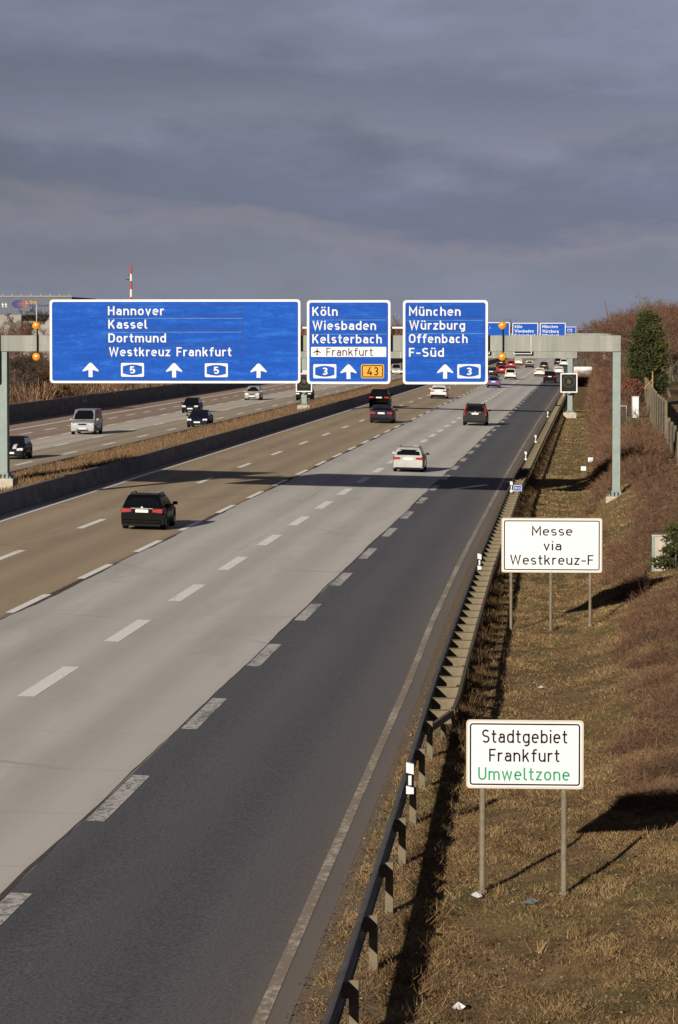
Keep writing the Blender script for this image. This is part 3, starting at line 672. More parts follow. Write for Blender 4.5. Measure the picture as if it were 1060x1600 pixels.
# ------------------------------------------------------------------ sign gantries
def arrow_poly(cx, z0, z1, w_):
    h = z1 - z0; s = w_ * .125
    return [(cx - s, z0), (cx + s, z0), (cx + s, z0 + h * .50), (cx + w_ / 2, z0 + h * .38), (cx + w_ / 2, z0 + h * .46), (cx + w_ * .1, z1 - h * .06), (cx, z1), (cx - w_ * .1, z1 - h * .06), (cx - w_ / 2, z0 + h * .46), (cx - w_ / 2, z0 + h * .38), (cx - s, z0 + h * .50)]
def badge(root, x0, z0, x1, z1, num, y):
    m = MB(); m.flat(rrect(x0, z0, x1, z1, .05), y); b = m.build('route_badge', M['white'], root)
    w_, h = x1 - x0, z1 - z0; c = (x0 + x1) / 2
    m = MB(); m.flat([(x0 + .08 * w_, z0 + .24 * h), (x0 + .3 * w_, z0 + .14 * h), (c, z0 + .1 * h), (x1 - .3 * w_, z0 + .14 * h), (x1 - .08 * w_, z0 + .24 * h), (x1 - .08 * w_, z1 - .24 * h), (x1 - .3 * w_, z1 - .14 * h), (c, z1 - .1 * h), (x0 + .3 * w_, z1 - .14 * h), (x0 + .08 * w_, z1 - .24 * h)], y - .004)
    m.build('badge_field', M['blue'], b)
    m = MB(); put_text(m, num, c - .12 * w_, c + .12 * w_, z0 + .24 * h, .52 * h, y - .008, .17); m.build('badge_number', M['white'], b)
def blue_sign(Y, px, label, rows=(), texts=(), arrows=(), badges=(), extras=None, group=None):
    x0, z1 = atY(px[0], px[1], Y); x1, z0 = atY(px[2], px[3], Y); cxm = (x0 + x1) / 2
    root = thing('direction_sign', (cxm, Y, z0), label, 'direction sign', group)
    lx = lambda p: atY(p, 540, Y)[0] - cxm
    lz = lambda p: atY(px[0], p, Y)[1] - z0
    w_, h = (x1 - x0) / 2, z1 - z0
    MB().prism(rrect(-w_, 0, w_, h, .14), -.05, .04).build('border', M['white'], root)
    t = .095
    m = MB(); m.flat(rrect(-w_ + t, t, w_ - t, h - t, .09), -.054); m.build('blue_field', M['blue'], root)
    if rows:
        m = MB()
        for k, (xa, xb, za, zb_) in enumerate(rows): ring_outline(m, lx(xa), lz(zb_), lx(xb), lz(za), .022, .02, -.057)
        m.build('strip_seams', M['blue_line'], root)
        m = MB()
        for k, (xa, xb, za, zb_) in enumerate(rows):
            if k in (1, 2): m.flat([(lx(xa), lz(za + 1.6)), (lx(xb), lz(za + 1.4)), (lx(xb), lz(za + .5)), (lx(xa), lz(za + .7))], -.058)
        m.build('strip_edges', M['blue_pale'], root)
    for s, xa, xb, zb_, zt, mt, wt in texts:
        m = MB(); put_text(m, s, lx(xa), lx(xb), lz(zb_), lz(zt) - lz(zb_), -.066, wt); m.build('lettering', M[mt], root)
    for ax, za, zb_, aw in arrows:
        m = MB(); m.flat(arrow_poly(lx(ax), lz(zb_), lz(za), lx(ax + aw) - lx(ax)), -.062); m.build('arrow', M['white'], root)
    for xa, za, xb, zb_, num in badges: badge(root, lx(xa), lz(zb_), lx(xb), lz(za), num, -.062)
    if extras: extras(root, lx, lz)
    m = MB()
    for fx in np.arange(-w_ + .5, w_, 1.6): m.box((fx, .10, h * .5), (.1, .12, h * .92))
    m.build('rear_frame', M['steel'], root)
    return root
YG = 136.0
W = 0.148
blue_sign(YG, (78, 468, 470, 599), 'widest blue direction sign, reading Hannover Kassel Dortmund Westkreuz Frankfurt, on near gantry',
    rows=[(167, 379, 476, 492.5), (167, 379, 496.5, 514), (167, 379, 518, 536), (167, 379, 540, 557.5)],
    texts=[('Hannover', 169.5, 257, 492.5, 478.5, 'white', W), ('Kassel', 170, 230.5, 513.5, 499.5, 'white', W), ('Dortmund', 170, 260, 535, 521, 'white', W), ('Westkreuz', 171, 266.5, 556.5, 542.5, 'white', W), ('Frankfurt', 276.5, 362, 556.5, 542.5, 'white', W)],
    arrows=[(142, 566.5, 589, 25), (272.5, 567, 589.5, 25), (404.5, 567.5, 590, 25)], badges=[(189.5, 567, 225.5, 588.5, '5'), (320.5, 567.5, 356.5, 589, '5')])
def k_extras(root, lx, lz):
    m = MB(); m.flat(rrect(lx(486.5), lz(557.5), lx(604), lz(542), .02), -.060); s = m.build('airport_strip', M['white'], root)
    m = MB(); put_text(m, 'Frankfurt', lx(510.5), lx(583), lz(556), lz(543.5) - lz(556), -.066, .115); m.build('lettering', M['black'], root)
    c, z, u = lx(496), lz(549.5), lx(502) - lx(496)
    pl = [(0, 1), (.12, .8), (.14, .3), (1, -.15), (1, -.35), (.14, -.1), (.1, -.65), (.4, -.85), (.4, -1), (0, -.88)]
    pl = [(-x, y_) for x, y_ in pl[1:-1]][::1] and pl + [(-x, y_) for x, y_ in reversed(pl[1:-1])]
    m = MB(); m.flat([(c + x * u, z + y_ * u * .95) for x, y_ in pl], -.066); m.build('plane_symbol', M['black'], root)
    m = MB(); m.flat(rrect(lx(564.5), lz(591), lx(600.5), lz(569), .08), -.060); b = m.build('route_badge', M['yellow'], root)
    m = MB(); ring_outline(m, lx(566), lz(589.5), lx(599), lz(570.5), .035, .06, -.064); m.build('badge_outline', M['black'], b)
    m = MB(); put_text(m, '43', lx(574), lx(591.5), lz(586.5), lz(573.5) - lz(586.5), -.066, .13); m.build('badge_number', M['black'], b)
blue_sign(YG, (480, 469, 610.5, 600), 'blue direction sign reading Köln Wiesbaden Kelsterbach with white airport strip, on near gantry',
    rows=[(486, 604, 478, 494.5), (486, 604, 499, 516), (486, 604, 521, 537.5)],
    texts=[('Köln', 488.5, 528, 493.5, 479.5, 'white', W), ('Wiesbaden', 489, 588, 515.5, 501.5, 'white', W), ('Kelsterbach', 488.5, 597, 536.5, 522.5, 'white', W)],
    arrows=[(545, 569, 592, 25)], badges=[(490, 569, 526, 591, '3')], extras=k_extras)
blue_sign(YG, (630, 469, 762.5, 600.5), 'blue direction sign reading München Würzburg Offenbach F-Süd on near gantry',
    rows=[(637, 756, 478, 495), (637, 756, 499.5, 516), (637, 756, 520, 537), (637, 756, 541.5, 559)],
    texts=[('München', 639.5, 720, 493.5, 479.5, 'white', W), ('Würzburg', 640, 727, 515, 501, 'white', W), ('Offenbach', 639.5, 731, 536, 522, 'white', W), ('F-Süd', 639.5, 694, 557.5, 543.5, 'white', W)],
    arrows=[(696, 569, 591.5, 25)], badges=[(715, 569, 751.5, 591, '3')])
def gantry(Y, xl, xr, zb0, zb1, label, posts, board_l=False, depth=.7, yoff=.28, pmat='gantry_blue', group=None):
    root = thing('sign_gantry', (0, Y, 0), label, 'gantry', group)
    d0 = yoff
    m = MB(); m.bbox(((xl + xr) / 2, d0 + depth / 2, (zb0 + zb1) / 2), (xr - xl, depth, zb1 - zb0), .015)
    bm = m.build('cross_beam', M['gantry'], root)
    m = MB()
    x = xl + 2
    while x < xr - 1: m.box((x, d0 - .005, (zb0 + zb1) / 2), (.05, .03, zb1 - zb0 + .01)); x += 7.3
    m.build('beam_joint', M['steel'], bm)
    for (px_, zf, pw_) in posts:
        pm = MB(); pd = depth * .8
        pm.box((px_, d0 + depth / 2, (zb0 - .002 + zf + .25) / 2), (pw_, pd, zb0 - .002 - zf - .25))
        pm.loft([[(px_ + sx * a_, d0 + depth / 2 + sy * b_, z) for sx, sy in ((-1, -1), (1, -1), (1, 1), (-1, 1))] for a_, b_, z in ((pw_ * .95, pd * .72, zf + .02), (pw_ * .95, pd * .72, zf + .06), (pw_ * .5, pd * .5, zf + .25))], True, 0, True)
        p = pm.build('post', M[pmat], root)
        f = MB(); f.box((px_, d0 + depth / 2, zf - .5), (1.0 * max(pw_ / .31, 1) * .82, 1.3, 1.04)); f.build('plinth', M['concrete'], p)
        bl = MB()
        for t in (-.75, -.25, .25, .75): bl.box((px_ + t * pw_ * .95, d0 + depth / 2 - pd * .72 - .01, zf + .1), (.035, .04, .16))
        bl.build('bolts', M['dark'], p)
    return root
xr, zb1 = atY(970.5, 524, YG + .3); zb0 = atY(970, 549.5, YG + .3)[1]
xl_post, zl = atY(5, 748, YG + .3); xr_post, zr = atY(963, 776, YG + .3)
g1 = gantry(YG, -41.0, xr, zb0, zb1, 'nearest grey-green steel sign gantry spanning the whole motorway', [(xl_post, zl, .34), (xr_post, zr, .31)])
m = MB(); 
for z in (7.38, 5.62): m.box((-12.6, .19, z), (16.9, .05, .07))
m.build('sign_support', M['white'], g1)
m = MB(); m.prism(rrect(-36.5, 5.15, -24.05, 8.5, .1), -.05, .05); m.build('opposite_sign_back', M['steel'], g1)
# warning lamps
def lamp_pair(px, label):
    X, zt = atY(px, 508.5, YG - .1); zb_ = atY(px, 557.5, YG - .1)[1]
    r = thing('warning_lamp', (X, YG + .1, zb_), label, 'warning lamp', 'amber lamps on the near gantry')
    MB().cyl((0.03, .1, -.02), (0.03, .1, zt - zb_), .03).build('lamp_pole', M['dark'], r)
    MB().box((0.03, .16, (zt - zb_) * .5), (.05, .10, .08)).build('bracket', M['dark'], r)
    if px < 100: MB().cyl((0, .1, zt - zb_), (0, .1, zt - zb_ + .85), .012, n=6).build('aerial', M['white'], r)
    for z in (0, zt - zb_):
        m = MB(); m.cyl((0, -.02, z), (0, .14, z), .17, .12, 20); h = m.build('lamp_housing', M['dark'], r)
        rings = [[(rr * math.cos(a), yy_, z + rr * math.sin(a)) for a in [2 * math.pi * k / 20 for k in range(20)]] for rr, yy_ in ((.165, -.022), (.15, -.06), (.09, -.09), (.01, -.1))]
        MB().loft(rings, True, 0, True).build('lens', M['amber'], h, smooth=60)
lamp_pair(55.5, 'pair of round amber lamps on the gantry left of the widest sign')
lamp_pair(785, 'pair of round amber lamps on the gantry right of the München sign')
# matrix gantry
YM = 290.0
xm0 = atY(475, 560, YM)[0]; xm1 = atY(891, 560, YM)[0]
zmb = atY(860, 560, YM)[1]
g2 = gantry(YM, xm0 - 1.0, xm1 + .6, zmb, zmb + .95, 'second gantry, plain beam behind the near signs with dark lane displays', [(xm0, atY(475, 634, YM)[1], .42), (xm1, atY(889, 645, YM)[1], .42)])
def matrix_sign(px, Y, label, disp=True):
    x0, z1 = atY(px[0], px[1], Y); x1, z0 = atY(px[2], px[3], Y); c = (x0 + x1) / 2
    r = thing('matrix_sign', (c, Y, z0), label, 'matrix sign'); w_, h = (x1 - x0) / 2, z1 - z0
    MB().box((0, .18, h / 2), (2 * w_ - .06, .3, h - .06)).build('housing', M['dark'], r)
    m = MB(); m.prism(rrect(-w_, 0, w_, h, .05), -.02, .02); m.build('white_border', M['white'], r)
    m = MB(); m.flat(rrect(-w_ + .1, .1, w_ - .1, h - .1, .03), -.025); m.build('display', M['matrix'], r)
    zc = h * .57
    for rad, mt, nm in ((.52, 'dark', 'ring'), ):
        m = MB(); n = 28
        m.add([(k_ * math.cos(a), -.03, zc + k_ * math.sin(a)) for k_ in (rad, rad - .1) for a in [2 * math.pi * i / n for i in range(n)]], [(i, (i + 1) % n, (i + 1) % n + n, i + n) for i in range(n)])
        m.build('ring', M['ring'], r)
    m = MB(); m.add([(rr_ * math.cos(a), -.03, zc + rr_ * math.sin(a)) for a, rr_ in zip(np.linspace(0, 5.8, 13), (.25, .12, .2, .1, .28, .14, .22, .1, .26, .13, .2, .24, .12))] + [(0, -.03, zc)], [(i, (i + 1) % 13, 13) for i in range(13)]); m.build('symbol', M['sym'], r)
    MB().box((0, .19, -.05), (.3, .2, .12)).build('bracket', M['gantry_blue'], r)
matrix_sign((876, 583, 902.5, 613.5), YM - .3, 'square matrix sign with white border on the post at the right verge')
matrix_sign((462.5, 583, 488, 612.5), YM - .3, 'matrix sign on the median post, seen below the gap beside the widest sign')
for px, nm in ((817, 'dark lane display under the second gantry beam, over the concrete lane'), (751, 'dark lane display under the second gantry beam, over the brown lanes')):
    x, z = atY(px, 551, YM - .3)
    r = thing('lane_display', (x, YM - .3, z - .1), nm, 'lane display')
    MB().bbox((0, .15, .45), (1.5, .3, .9), .02).build('housing', M['dark'], r); m = MB(); ring_outline(m, -.78, -.02, .78, .94, .06, .03, -.01); m.build('frame', M['white'], r)
# far gantries
Y2 = 434.0
gantry(Y2, atY(700, 524, Y2)[0], 3.2, 6.35, 7.05, 'third gantry carrying the small repeat of the Köln and München signs', [(3.0, .9, .45)])
def tx2(s, a, b, zb_, zt): return (s, a, b, zb_, zt, 'white', .17)
blue_sign(Y2, (672, 503.5, 797, 544), 'distant wide blue sign half hidden behind the München sign', arrows=[(780, 533, 541, 8)])
blue_sign(Y2, (801, 504.5, 841, 545), 'distant small blue sign reading Köln Wiesbaden above the gantry beam', texts=[tx2('Köln', 804.5, 816, 512.5, 508), tx2('Wiesbaden', 804.5, 834, 519.5, 515), tx2('Kelsterbach', 804.5, 837, 526, 521.8)], arrows=[(821, 534, 542, 8)])
blue_sign(Y2, (844, 504.5, 884, 545), 'distant small blue sign reading München Würzburg above the gantry beam', texts=[tx2('München', 847.5, 872, 512.5, 508), tx2('Würzburg', 847.5, 873, 519.8, 515.2), tx2('Offenbach', 847.5, 874, 526, 521.8)], arrows=[(866, 534, 542, 8)])
Y3 = 650.0
gantry(Y3, -24, 2.2, 5.6, 6.3, 'fourth gantry, small in the distance', [(2.0, .6, .45)])
blue_sign(Y3, (872, 510.5, 900.5, 535), 'tiny blue sign on the fourth gantry just right of the distant München sign', badges=[(887, 514, 894, 519, '3')])
Y4 = 1000.0
gantry(Y4, -26, 2.5, 5.6, 6.3, 'farthest gantry near the vanishing point', [(2.3, .6, .45)])
blue_sign(Y4, (903, 514.5, 915, 532), 'left of the two tiniest blue signs near the vanishing point')
blue_sign(Y4, (917, 515, 930, 532), 'right of the two tiniest blue signs near the vanishing point')

# ------------------------------------------------------------------ cars
KIND = {  # L, W, H, belt, hood z, cabin: rear base, rear top, front top, front base (from rear, m), ground clearance, wheel radius, rear overhang, wheelbase
 'wagon': (4.55, 1.78, 1.43, .94, .88, .06, .42, 2.55, 3.28, .20, .31, .95, 2.76),
 'suv':   (4.62, 1.86, 1.68, 1.08, 1.02, .05, .42, 2.6, 3.35, .26, .36, .90, 2.77),
 'sedan': (4.60, 1.80, 1.42, .93, .86, .62, 1.25, 2.45, 3.25, .19, .32, 1.05, 2.68),
 'hatch': (4.05, 1.70, 1.47, .92, .88, .08, .50, 2.25, 3.0, .19, .30, .72, 2.55),
 'mpv':   (4.35, 1.79, 1.64, .98, .95, .06, .38, 2.5, 3.5, .20, .31, .80, 2.65),
 'mini':  (3.70, 1.68, 1.41, .92, .86, .10, .42, 2.1, 2.62, .18, .30, .60, 2.47),
 'van':   (4.85, 1.90, 1.97, 1.12, 1.06, .03, .14, 3.3, 4.15, .24, .34, .95, 3.10)}
_wh = {}
def wheel_meshes(r, wd):
    k = (r, wd)
    if k not in _wh:
        n = 22; prof = [(r * .62, -wd / 2), (r * .94, -wd / 2), (r, -wd * .3), (r, wd * .3), (r * .94, wd / 2), (r * .62, wd / 2)]
        t = MB(); t.loft([[(x, q * math.cos(2 * math.pi * i / n), q * math.sin(2 * math.pi * i / n)) for q, x in prof] for i in range(n)] + [[(x, q, 0) for q, x in prof]], True)
        d = MB()
        for sgn in (-1, 1):
            R = [[(sgn * xx, q * math.cos(2 * math.pi * i / n), q * math.sin(2 * math.pi * i / n)) for i in range(n)] for q, xx in ((r * .64, wd * .47), (r * .55, wd * .36), (r * .2, wd * .34), (r * .12, wd * .42), (.005, wd * .42))]
            d.loft(R, True)
            for s in range(5):
                a = 2 * math.pi * s / 5; c_, s_ = math.cos(a), math.sin(a)
                P = [(.10, -.03), (.60, -.045), (.60, .045), (.10, .03)]
                d.add([(sgn * wd * .45, r * u * c_ - v * s_, r * u * s_ + v * c_) for u, v in P], [(0, 1, 2, 3)])
        _wh[k] = (t.mesh('tyre', M['tyre'], 40), d.mesh('rim', M['rim']))
    return _wh[k]
def make_car(kind, rgb, loc, label, cat='car', oncoming=False, detail=2, metal=0.0, roof_rails=False, tail='block', stripes_=False, roll=0.0, rear_glass=True, scale=1.0):
    L, Wd, H, belt, hood, rb, rt, ft, fb, gc, wr, ro, wb = KIND[kind]
    nm = {'van': 'van', 'suv': 'suv_car', 'mpv': 'family_car'}.get(kind, 'car')
    root = thing(nm, loc, label, cat); root.rotation_euler = (0, roll, math.pi if oncoming else 0); root.scale = (scale,) * 3
    pm = paint(rgb, metal); y0 = -L / 2; hw = Wd / 2
    yw = [y0 + ro, y0 + ro + wb]; ar = wr + .055
    ysn = sorted(set([round(v, 4) for v in list(np.linspace(y0, -y0, 22))] + [round(c + ar * math.sin(t), 4) for c in yw for t in np.linspace(-math.pi / 2, math.pi / 2, 9)]))
    trunk = belt + (.05 if kind == 'sedan' else 0)
    yfb = y0 + fb
    def top(y):
        if y > yfb - .05:
            t = (y - yfb) / (-y0 - yfb); return belt + (hood - belt) * min(1, t * 1.3) - (.16 + .10 * (kind != 'van')) * max(0, t - .35) ** 2 * 2.2
        return trunk if (kind == 'sedan' and y < y0 + rb) else belt
    def half(y):
        t = abs(y) / (L / 2); q = 1 - .015 * t * t - .15 * max(0, t - .84) ** 1.6 * 7
        return hw * q
    rings = []
    for y in ysn:
        h_ = half(y); zt = top(y); e = abs(y) / (L / 2)
        zb_ = gc + (.08 * max(0, e - .9) * 10 * .6)
        za = zb_
        for c in yw:
            if abs(y - c) < ar: za = max(za, wr + math.sqrt(max(0, ar * ar - (y - c) ** 2)))
        za = min(za, zt - .2)
        zm = max(za + .03, .55 * zt + .08)
        half_r = [(h_ * .80, zb_ if za == zb_ else za), (h_ * .965, za), (h_ * .99, za + .06 if za + .06 < zm else za + .02), (h_, zm), (h_ * .975, zt - .10), (h_ * .93, zt - .025), (h_ * .82, zt), (0, zt + (.02 if y < yfb else .035))]
        bot = [(0, zb_ + .02)]
        R = bot + half_r + [(-x, z) for x, z in reversed(half_r[:-1])]
        rings.append([(x, y, z) for x, z in R])
    mb = MB(); mb.loft(rings, True, 0, True)
    body = mb.build('body', pm, root, smooth=38)
    # cabin
    wbz, wrf = hw * .90, hw * (.70 if kind != 'van' else .82)
    if kind == 'suv': wrf = hw * .74
    def cw(z): return wbz + (wrf - wbz) * (z - belt) / (H - .03 - belt)
    zl_ = belt - .02; zr = H - .03
    path = [(y0 + rb, zl_), (y0 + rb + (rt - rb) * .55, belt + (zr - belt) * .62), (y0 + rt - .04, zr - .07), (y0 + rt + .06, zr - .015), (y0 + (rt + ft) / 2 - .2, zr + .0), (y0 + ft - .25, zr - .012), (y0 + ft, zr - .06), (y0 + ft + (fb - ft) * .5, belt + (zr - belt) * .52), (y0 + fb + .05, zl_)]
    if kind == 'van': path[1] = (y0 + rb + .04, belt + .4)
    C = MB(); n = len(path)
    cr_ = [0, .004, .02, .03, .03, .03, .02, .006, 0]
    secs = [[(-cw(z), y, z), (-cw(z) * .86, y, z + .0 + cr_[k] * .8), (0, y, z + cr_[k]), (cw(z) * .86, y, z + cr_[k] * .8), (cw(z), y, z)] for k, (y, z) in enumerate(path)]
    C.loft(secs, False)
    C.add([(-cw(z), y, z) for y, z in path], [tuple(range(n))]); C.add([(cw(z), y, z) for y, z in path], [tuple(reversed(range(n)))])
    C.build('cabin', pm, root, smooth=35)
    # glass
    def on_side(s, y, z, off=.006): return (s * (cw(z) + off), y, z)
    zb1, zt1 = belt + .035, zr - .10
    def yrear(z): return float(np.interp(z, [path[0][1], path[1][1], path[2][1]], [path[0][0], path[1][0], path[2][0]]))
    def yfront(z): return float(np.interp(z, [path[8][1], path[7][1], path[6][1]], [path[8][0], path[7][0], path[6][0]]))
    lo_r, hi_r = yrear(zb1) + (.22 if kind != 'sedan' else .28), yrear(zt1) + .14
    lo_f, hi_f = yfront(zb1) - .18, yfront(zt1) - .12
    spl = y0 + rt + (ft - rt) * .46
    for s in (-1, 1):
        segs = [(lo_r, spl - .04, hi_r), (spl + .04, lo_f, None)]
        for k, (a, b, h_) in enumerate(segs):
            g_ = MB()
            if k == 0:
                if b - a < .2: continue
                if kind == 'van': continue
                P = [(a, zb1), (b, zb1), (b, zt1), (max(hi_r, a + .02), zt1)]
            else: P = [(a, zb1), (b, zb1), (hi_f, zt1), (a, zt1)]
            g_.add([on_side(s, y, z) for y, z in P], [(0, 1, 2, 3)]); g_.build('side_window', M['glass'], root)
    def pane(name, f, z_lo, z_hi, inset, sgn):
        g_ = MB(); R = []
        for t in (0, .5, 1):
            z = z_lo + (z_hi - z_lo) * t; y = f(z) + sgn * .012; h_ = cw(z) * inset
            R.append([(-h_, y, z), (-h_ * .5, y + sgn * .012, z + .004), (0, y + sgn * .016, z + .005), (h_ * .5, y + sgn * .012, z + .004), (h_, y, z)])
        g_.loft(R, False); return g_.build(name, M['glass'], root, smooth=60)
    if rear_glass: pane('rear_window', yrear, belt + .05, zr - .10, .88, -1)
    pane('windscreen', yfront, belt + .06, zr - .09, .88, 1)
    if kind == 'van':
        pass
    # rear
    ye = y0; hwr = half(y0)
    if tail == 'block':
        for s in (-1, 1):
            t = MB(); zc = belt - .14; hgt = .17
            t.add([(s * (hwr - .40), ye - .012, zc - hgt * .3), (s * hwr * 1.0, ye - .008, zc - hgt * .5), (s * (hwr + .035), ye + .14, zc - hgt * .4), (s * (hwr + .035), ye + .14, zc + hgt * .5), (s * hwr * 1.0, ye - .008, zc + hgt * .5), (s * (hwr - .38), ye - .012, zc + hgt * .4)], [(0, 1, 4, 5), (1, 2, 3, 4)]); t.build('tail_light', M['tail'], root)
    else:
        for s in (-1, 1):
            t = MB()
            pts = []
            for z in np.linspace(belt - .28, zr - .12, 6):
                if z < belt: yy_, xx = ye - .01, hwr
                else: yy_, xx = yrear(z) - .014, cw(z) + .01
                pts.append([(s * (xx - .11), yy_, z), (s * xx, yy_, z), (s * (xx + .012), yy_ + .12, z)])
            t.loft(pts, False); t.build('tail_light', M['tail'], root)
    bm = MB(); bm.bbox((0, ye + .06, gc + .16), (Wd * .90, .20, .16), .03); bm.build('rear_bumper', pm if detail > 1 else M['trim'], root)
    bl = MB(); bl.box((0, ye + .03, gc + .03), (Wd * .86, .2, .10)); bl.build('rear_valance', M['trim'], root)
    pl = MB(); pl.box((0, ye - .02, belt - .15 if kind != 'van' else .75), (.52, .02, .12)); pl.build('licence_plate', M['plate'], root)
    # front
    yf = -y0; hf = half(yf)
    for s in (-1, 1):
        zc = hood - .24
        t = MB(); t.add([(s * (hf - .36), yf + .010, zc - .05), (s * (hf * .99), yf - .0, zc - .05), (s * (hf + .03), yf - .16, zc + .02), (s * (hf + .02), yf - .20, zc + .11), (s * (hf * .97), yf - .04, zc + .11), (s * (hf - .36), yf + .004, zc + .09)], [(0, 5, 4, 1), (1, 4, 3, 2)]); t.build('headlight', M['lens'], root)
    t = MB(); t.box((0, yf, hood - .25), (.62, .03, .12)); t.build('grille', M['trim'], root)
    t = MB(); t.bbox((0, yf - .06, gc + .17), (Wd * .9, .2, .18), .03); t.build('front_bumper', pm, root)
    t = MB(); t.box((0, yf + .045, gc + .13), (Wd * .5, .02, .09)); t.build('air_intake', M['trim'], root)
    t = MB(); t.box((0, yf + .05, gc + .25), (.52, .02, .11)); t.build('licence_plate', M['plate'], root)
    # wheels
    tm, rm = wheel_meshes(wr, .215)
    for s in (-1, 1):
        for c in yw:
            wroot = link('wheel', tm, root, (s * (hw - .115), c, wr)); wroot['label'] = 'black tyre with grey rim' if False else ''
            del wroot['label']
            link('rim', rm, wroot)
    ub = MB(); ub.box((0, 0, gc + .10), (Wd * .72, L * .88, .14)); 
    ub.build('underbody', M['trim'], root)
    if detail > 0:
        for s in (-1, 1):
            t = MB(); t.bbox((s * (hw + .10), yfb - .32, belt + .06), (.20, .10, .14), .025); t.box((s * (hw - .03), yfb - .32, belt + .0), (.16, .05, .05)); t.build('mirror', pm, root)
    if detail > 1:
        for s in (-1, 1):
            t = MB()
            for yy_ in (spl + .15, lo_r + .1): t.box((s * (hw + .004), yy_ - .1, belt - .16), (.02, .18, .03))
            t.build('door_handle', pm, root)
            # door gaps
            t = MB()
            for yy_ in (spl, lo_f - .1, lo_r - .02): t.box((s * (hw * .986), yy_, belt * .5 + .22), (.012, .012, belt * .55))
            t.build('door_gap', M['trim'], root)
        t = MB(); t.box((0, ye - .013, belt - .05), (.9, .012, .02)); t.build('hatch_trim', M['steel'], root)
        t = MB(); t.cyl((0, ye - .022, belt - .01), (0, ye - .005, belt - .01), .045, n=14); t.build('emblem', M['steel'], root)
        for s in (-1, 1):
            t = MB(); t.bbox((s * wrf * .45, y0 + rt + 1.35, belt + .12), (.46, .14, .34), .04); t.build('seat_back', M['trim'], root)
    if roof_rails:
        for s in (-1, 1):
            t = MB(); xx = s * (wrf - .06)
            for a, b in ((.25, .45), (.45, 1.9), (1.9, 2.1)):
                za_, zb_ = (0.0 if a == .25 else .065), (0.0 if b == 2.1 else .065)
                t.cyl((xx, y0 + rt + a, zr + za_), (xx, y0 + rt + b, zr + zb_), .022, n=6)
            t.build('roof_rail', M['trim'] if sum(rgb) < .3 else M['steel'], root)
    if stripes_:
        for s in (-1, 1):
            t = MB(); R = []
            for yy_ in np.linspace(yfb + .05, yf - .04, 8): 
                z = top(yy_) + .034; R.append([(s * .14, yy_, z + .004), (s * .36, yy_, z - .003)])
            t.loft(R, False); t.build('bonnet_stripe', M['white'], root)
    return root
def car_r(px, py, kind, rgb, label, **k):
    X, Y, Z = onroad(px, py); make_car(kind, rgb, (X, Y + KIND[kind][0] / 2, Z), label, roll=SL, **k)
def car_l(px, py, kind, rgb, label, **k):
    X, Y, Z = atZ(px, py, ZL); make_car(kind, rgb, (X, Y + KIND[kind][0] / 2, ZL), label, oncoming=True, **k)
BLK, SILV, WHT, DGR, GRY = (.0022, .0022, .0026), (.24, .24, .235), (.40, .40, .38), (.016, .016, .017), (.09, .09, .09)
car_r(219.5, 829.5, 'wagon', BLK, 'black estate car with roof rails nearest the camera on the brown lanes', roof_rails=True, scale=.87)
car_r(637, 738.5, 'wagon', SILV, 'silver estate car on the concrete lane just past the gantry shadow', roof_rails=True, scale=.89)
car_r(742, 665.5, 'suv', DGR, 'dark grey car with tall upright red tail lights by the asphalt lane', tail='tall', roof_rails=True)
car_r(592, 637, 'suv', (.0025, .0025, .003), 'black SUV beside the barrier directly ahead of the dark grey saloon', detail=1)
car_r(595.5, 661.5, 'sedan', (.011, .012, .017), 'dark grey saloon right behind the black SUV on the brown lanes', detail=1)
car_r(685, 623, 'sedan', (.33, .33, .33), 'white-silver saloon on the brown lane below the München sign', detail=1)
car_r(771, 606, 'hatch', (.048, .044, .12), 'violet-blue small car on the concrete lane at the corner of the München sign', detail=1)
far = [(768, 588, 'sedan', DGR, 'dark grey car left of the red cars at the edge of the München sign'), (784, 584.5, 'hatch', (.19, .012, .02), 'nearer of the two red cars under the amber lamp'),
       (798.5, 575.5, 'hatch', (.21, .014, .02), 'farther of the two red cars, right of the amber lamp'), (783, 573.5, 'suv', (.008, .008, .009), 'dark car half hidden above the nearer red car'),
       (797.5, 593, 'mpv', (.36, .35, .30), 'tall cream-white car in front of the two red cars'), (810, 570.5, 'sedan', WHT, 'white car far off ahead of the red cars, leftmost of the white ones'),
       (827.5, 575, 'hatch', WHT, 'small white car on the concrete lane under the lane display'), (850, 577.5, 'hatch', (.02, .02, .018), 'grey hatchback between white cars on the right lane'),
       (843, 588.5, 'sedan', (.40, .37, .33), 'cream-white saloon just ahead of the black car with red tail lights'), (859, 598.5, 'suv', (.006, .004, .005), 'black car with red tail lights nearest the right matrix sign'),
       (873, 585.5, 'sedan', WHT, 'white car close to the gantry post above the matrix sign'), (872, 570.5, 'hatch', (.008, .010, .016), 'dark blue car near the far gantry post, left of a white one'),
       (881, 572.5, 'mpv', (.40, .40, .40), 'white van-like car right against the far gantry post'), (899, 561, 'mpv', (.06, .03, .08), 'tiny violet vehicle right of the far gantry post')]
for px, py, k, c, lb in far: car_r(px, py, k, c, lb, detail=0)
car_l(16, 718.5, 'mini', (.005, .0055, .008), 'black small car with white bonnet stripes behind the left gantry post', stripes_=True, detail=1)
car_l(129, 679.5, 'van', (.155, .16, .165), 'silver-grey van coming along the far carriageway', cat='van', detail=1, metal=.2)
car_l(297, 645.5, 'hatch', (.004, .0045, .007), 'black hatchback behind the navy saloon on the far carriageway', detail=1)
car_l(308, 668, 'sedan', (.005, .007, .016), 'navy saloon passing close to the median under the widest sign', detail=1)
car_l(394, 625.5, 'mpv', (.20, .195, .17), 'silver-beige family car on the far carriageway below the right end of the widest sign', detail=1)
car_l(474.5, 626, 'suv', (.003, .003, .004), 'black SUV with bright headlights behind the median matrix sign', detail=1)
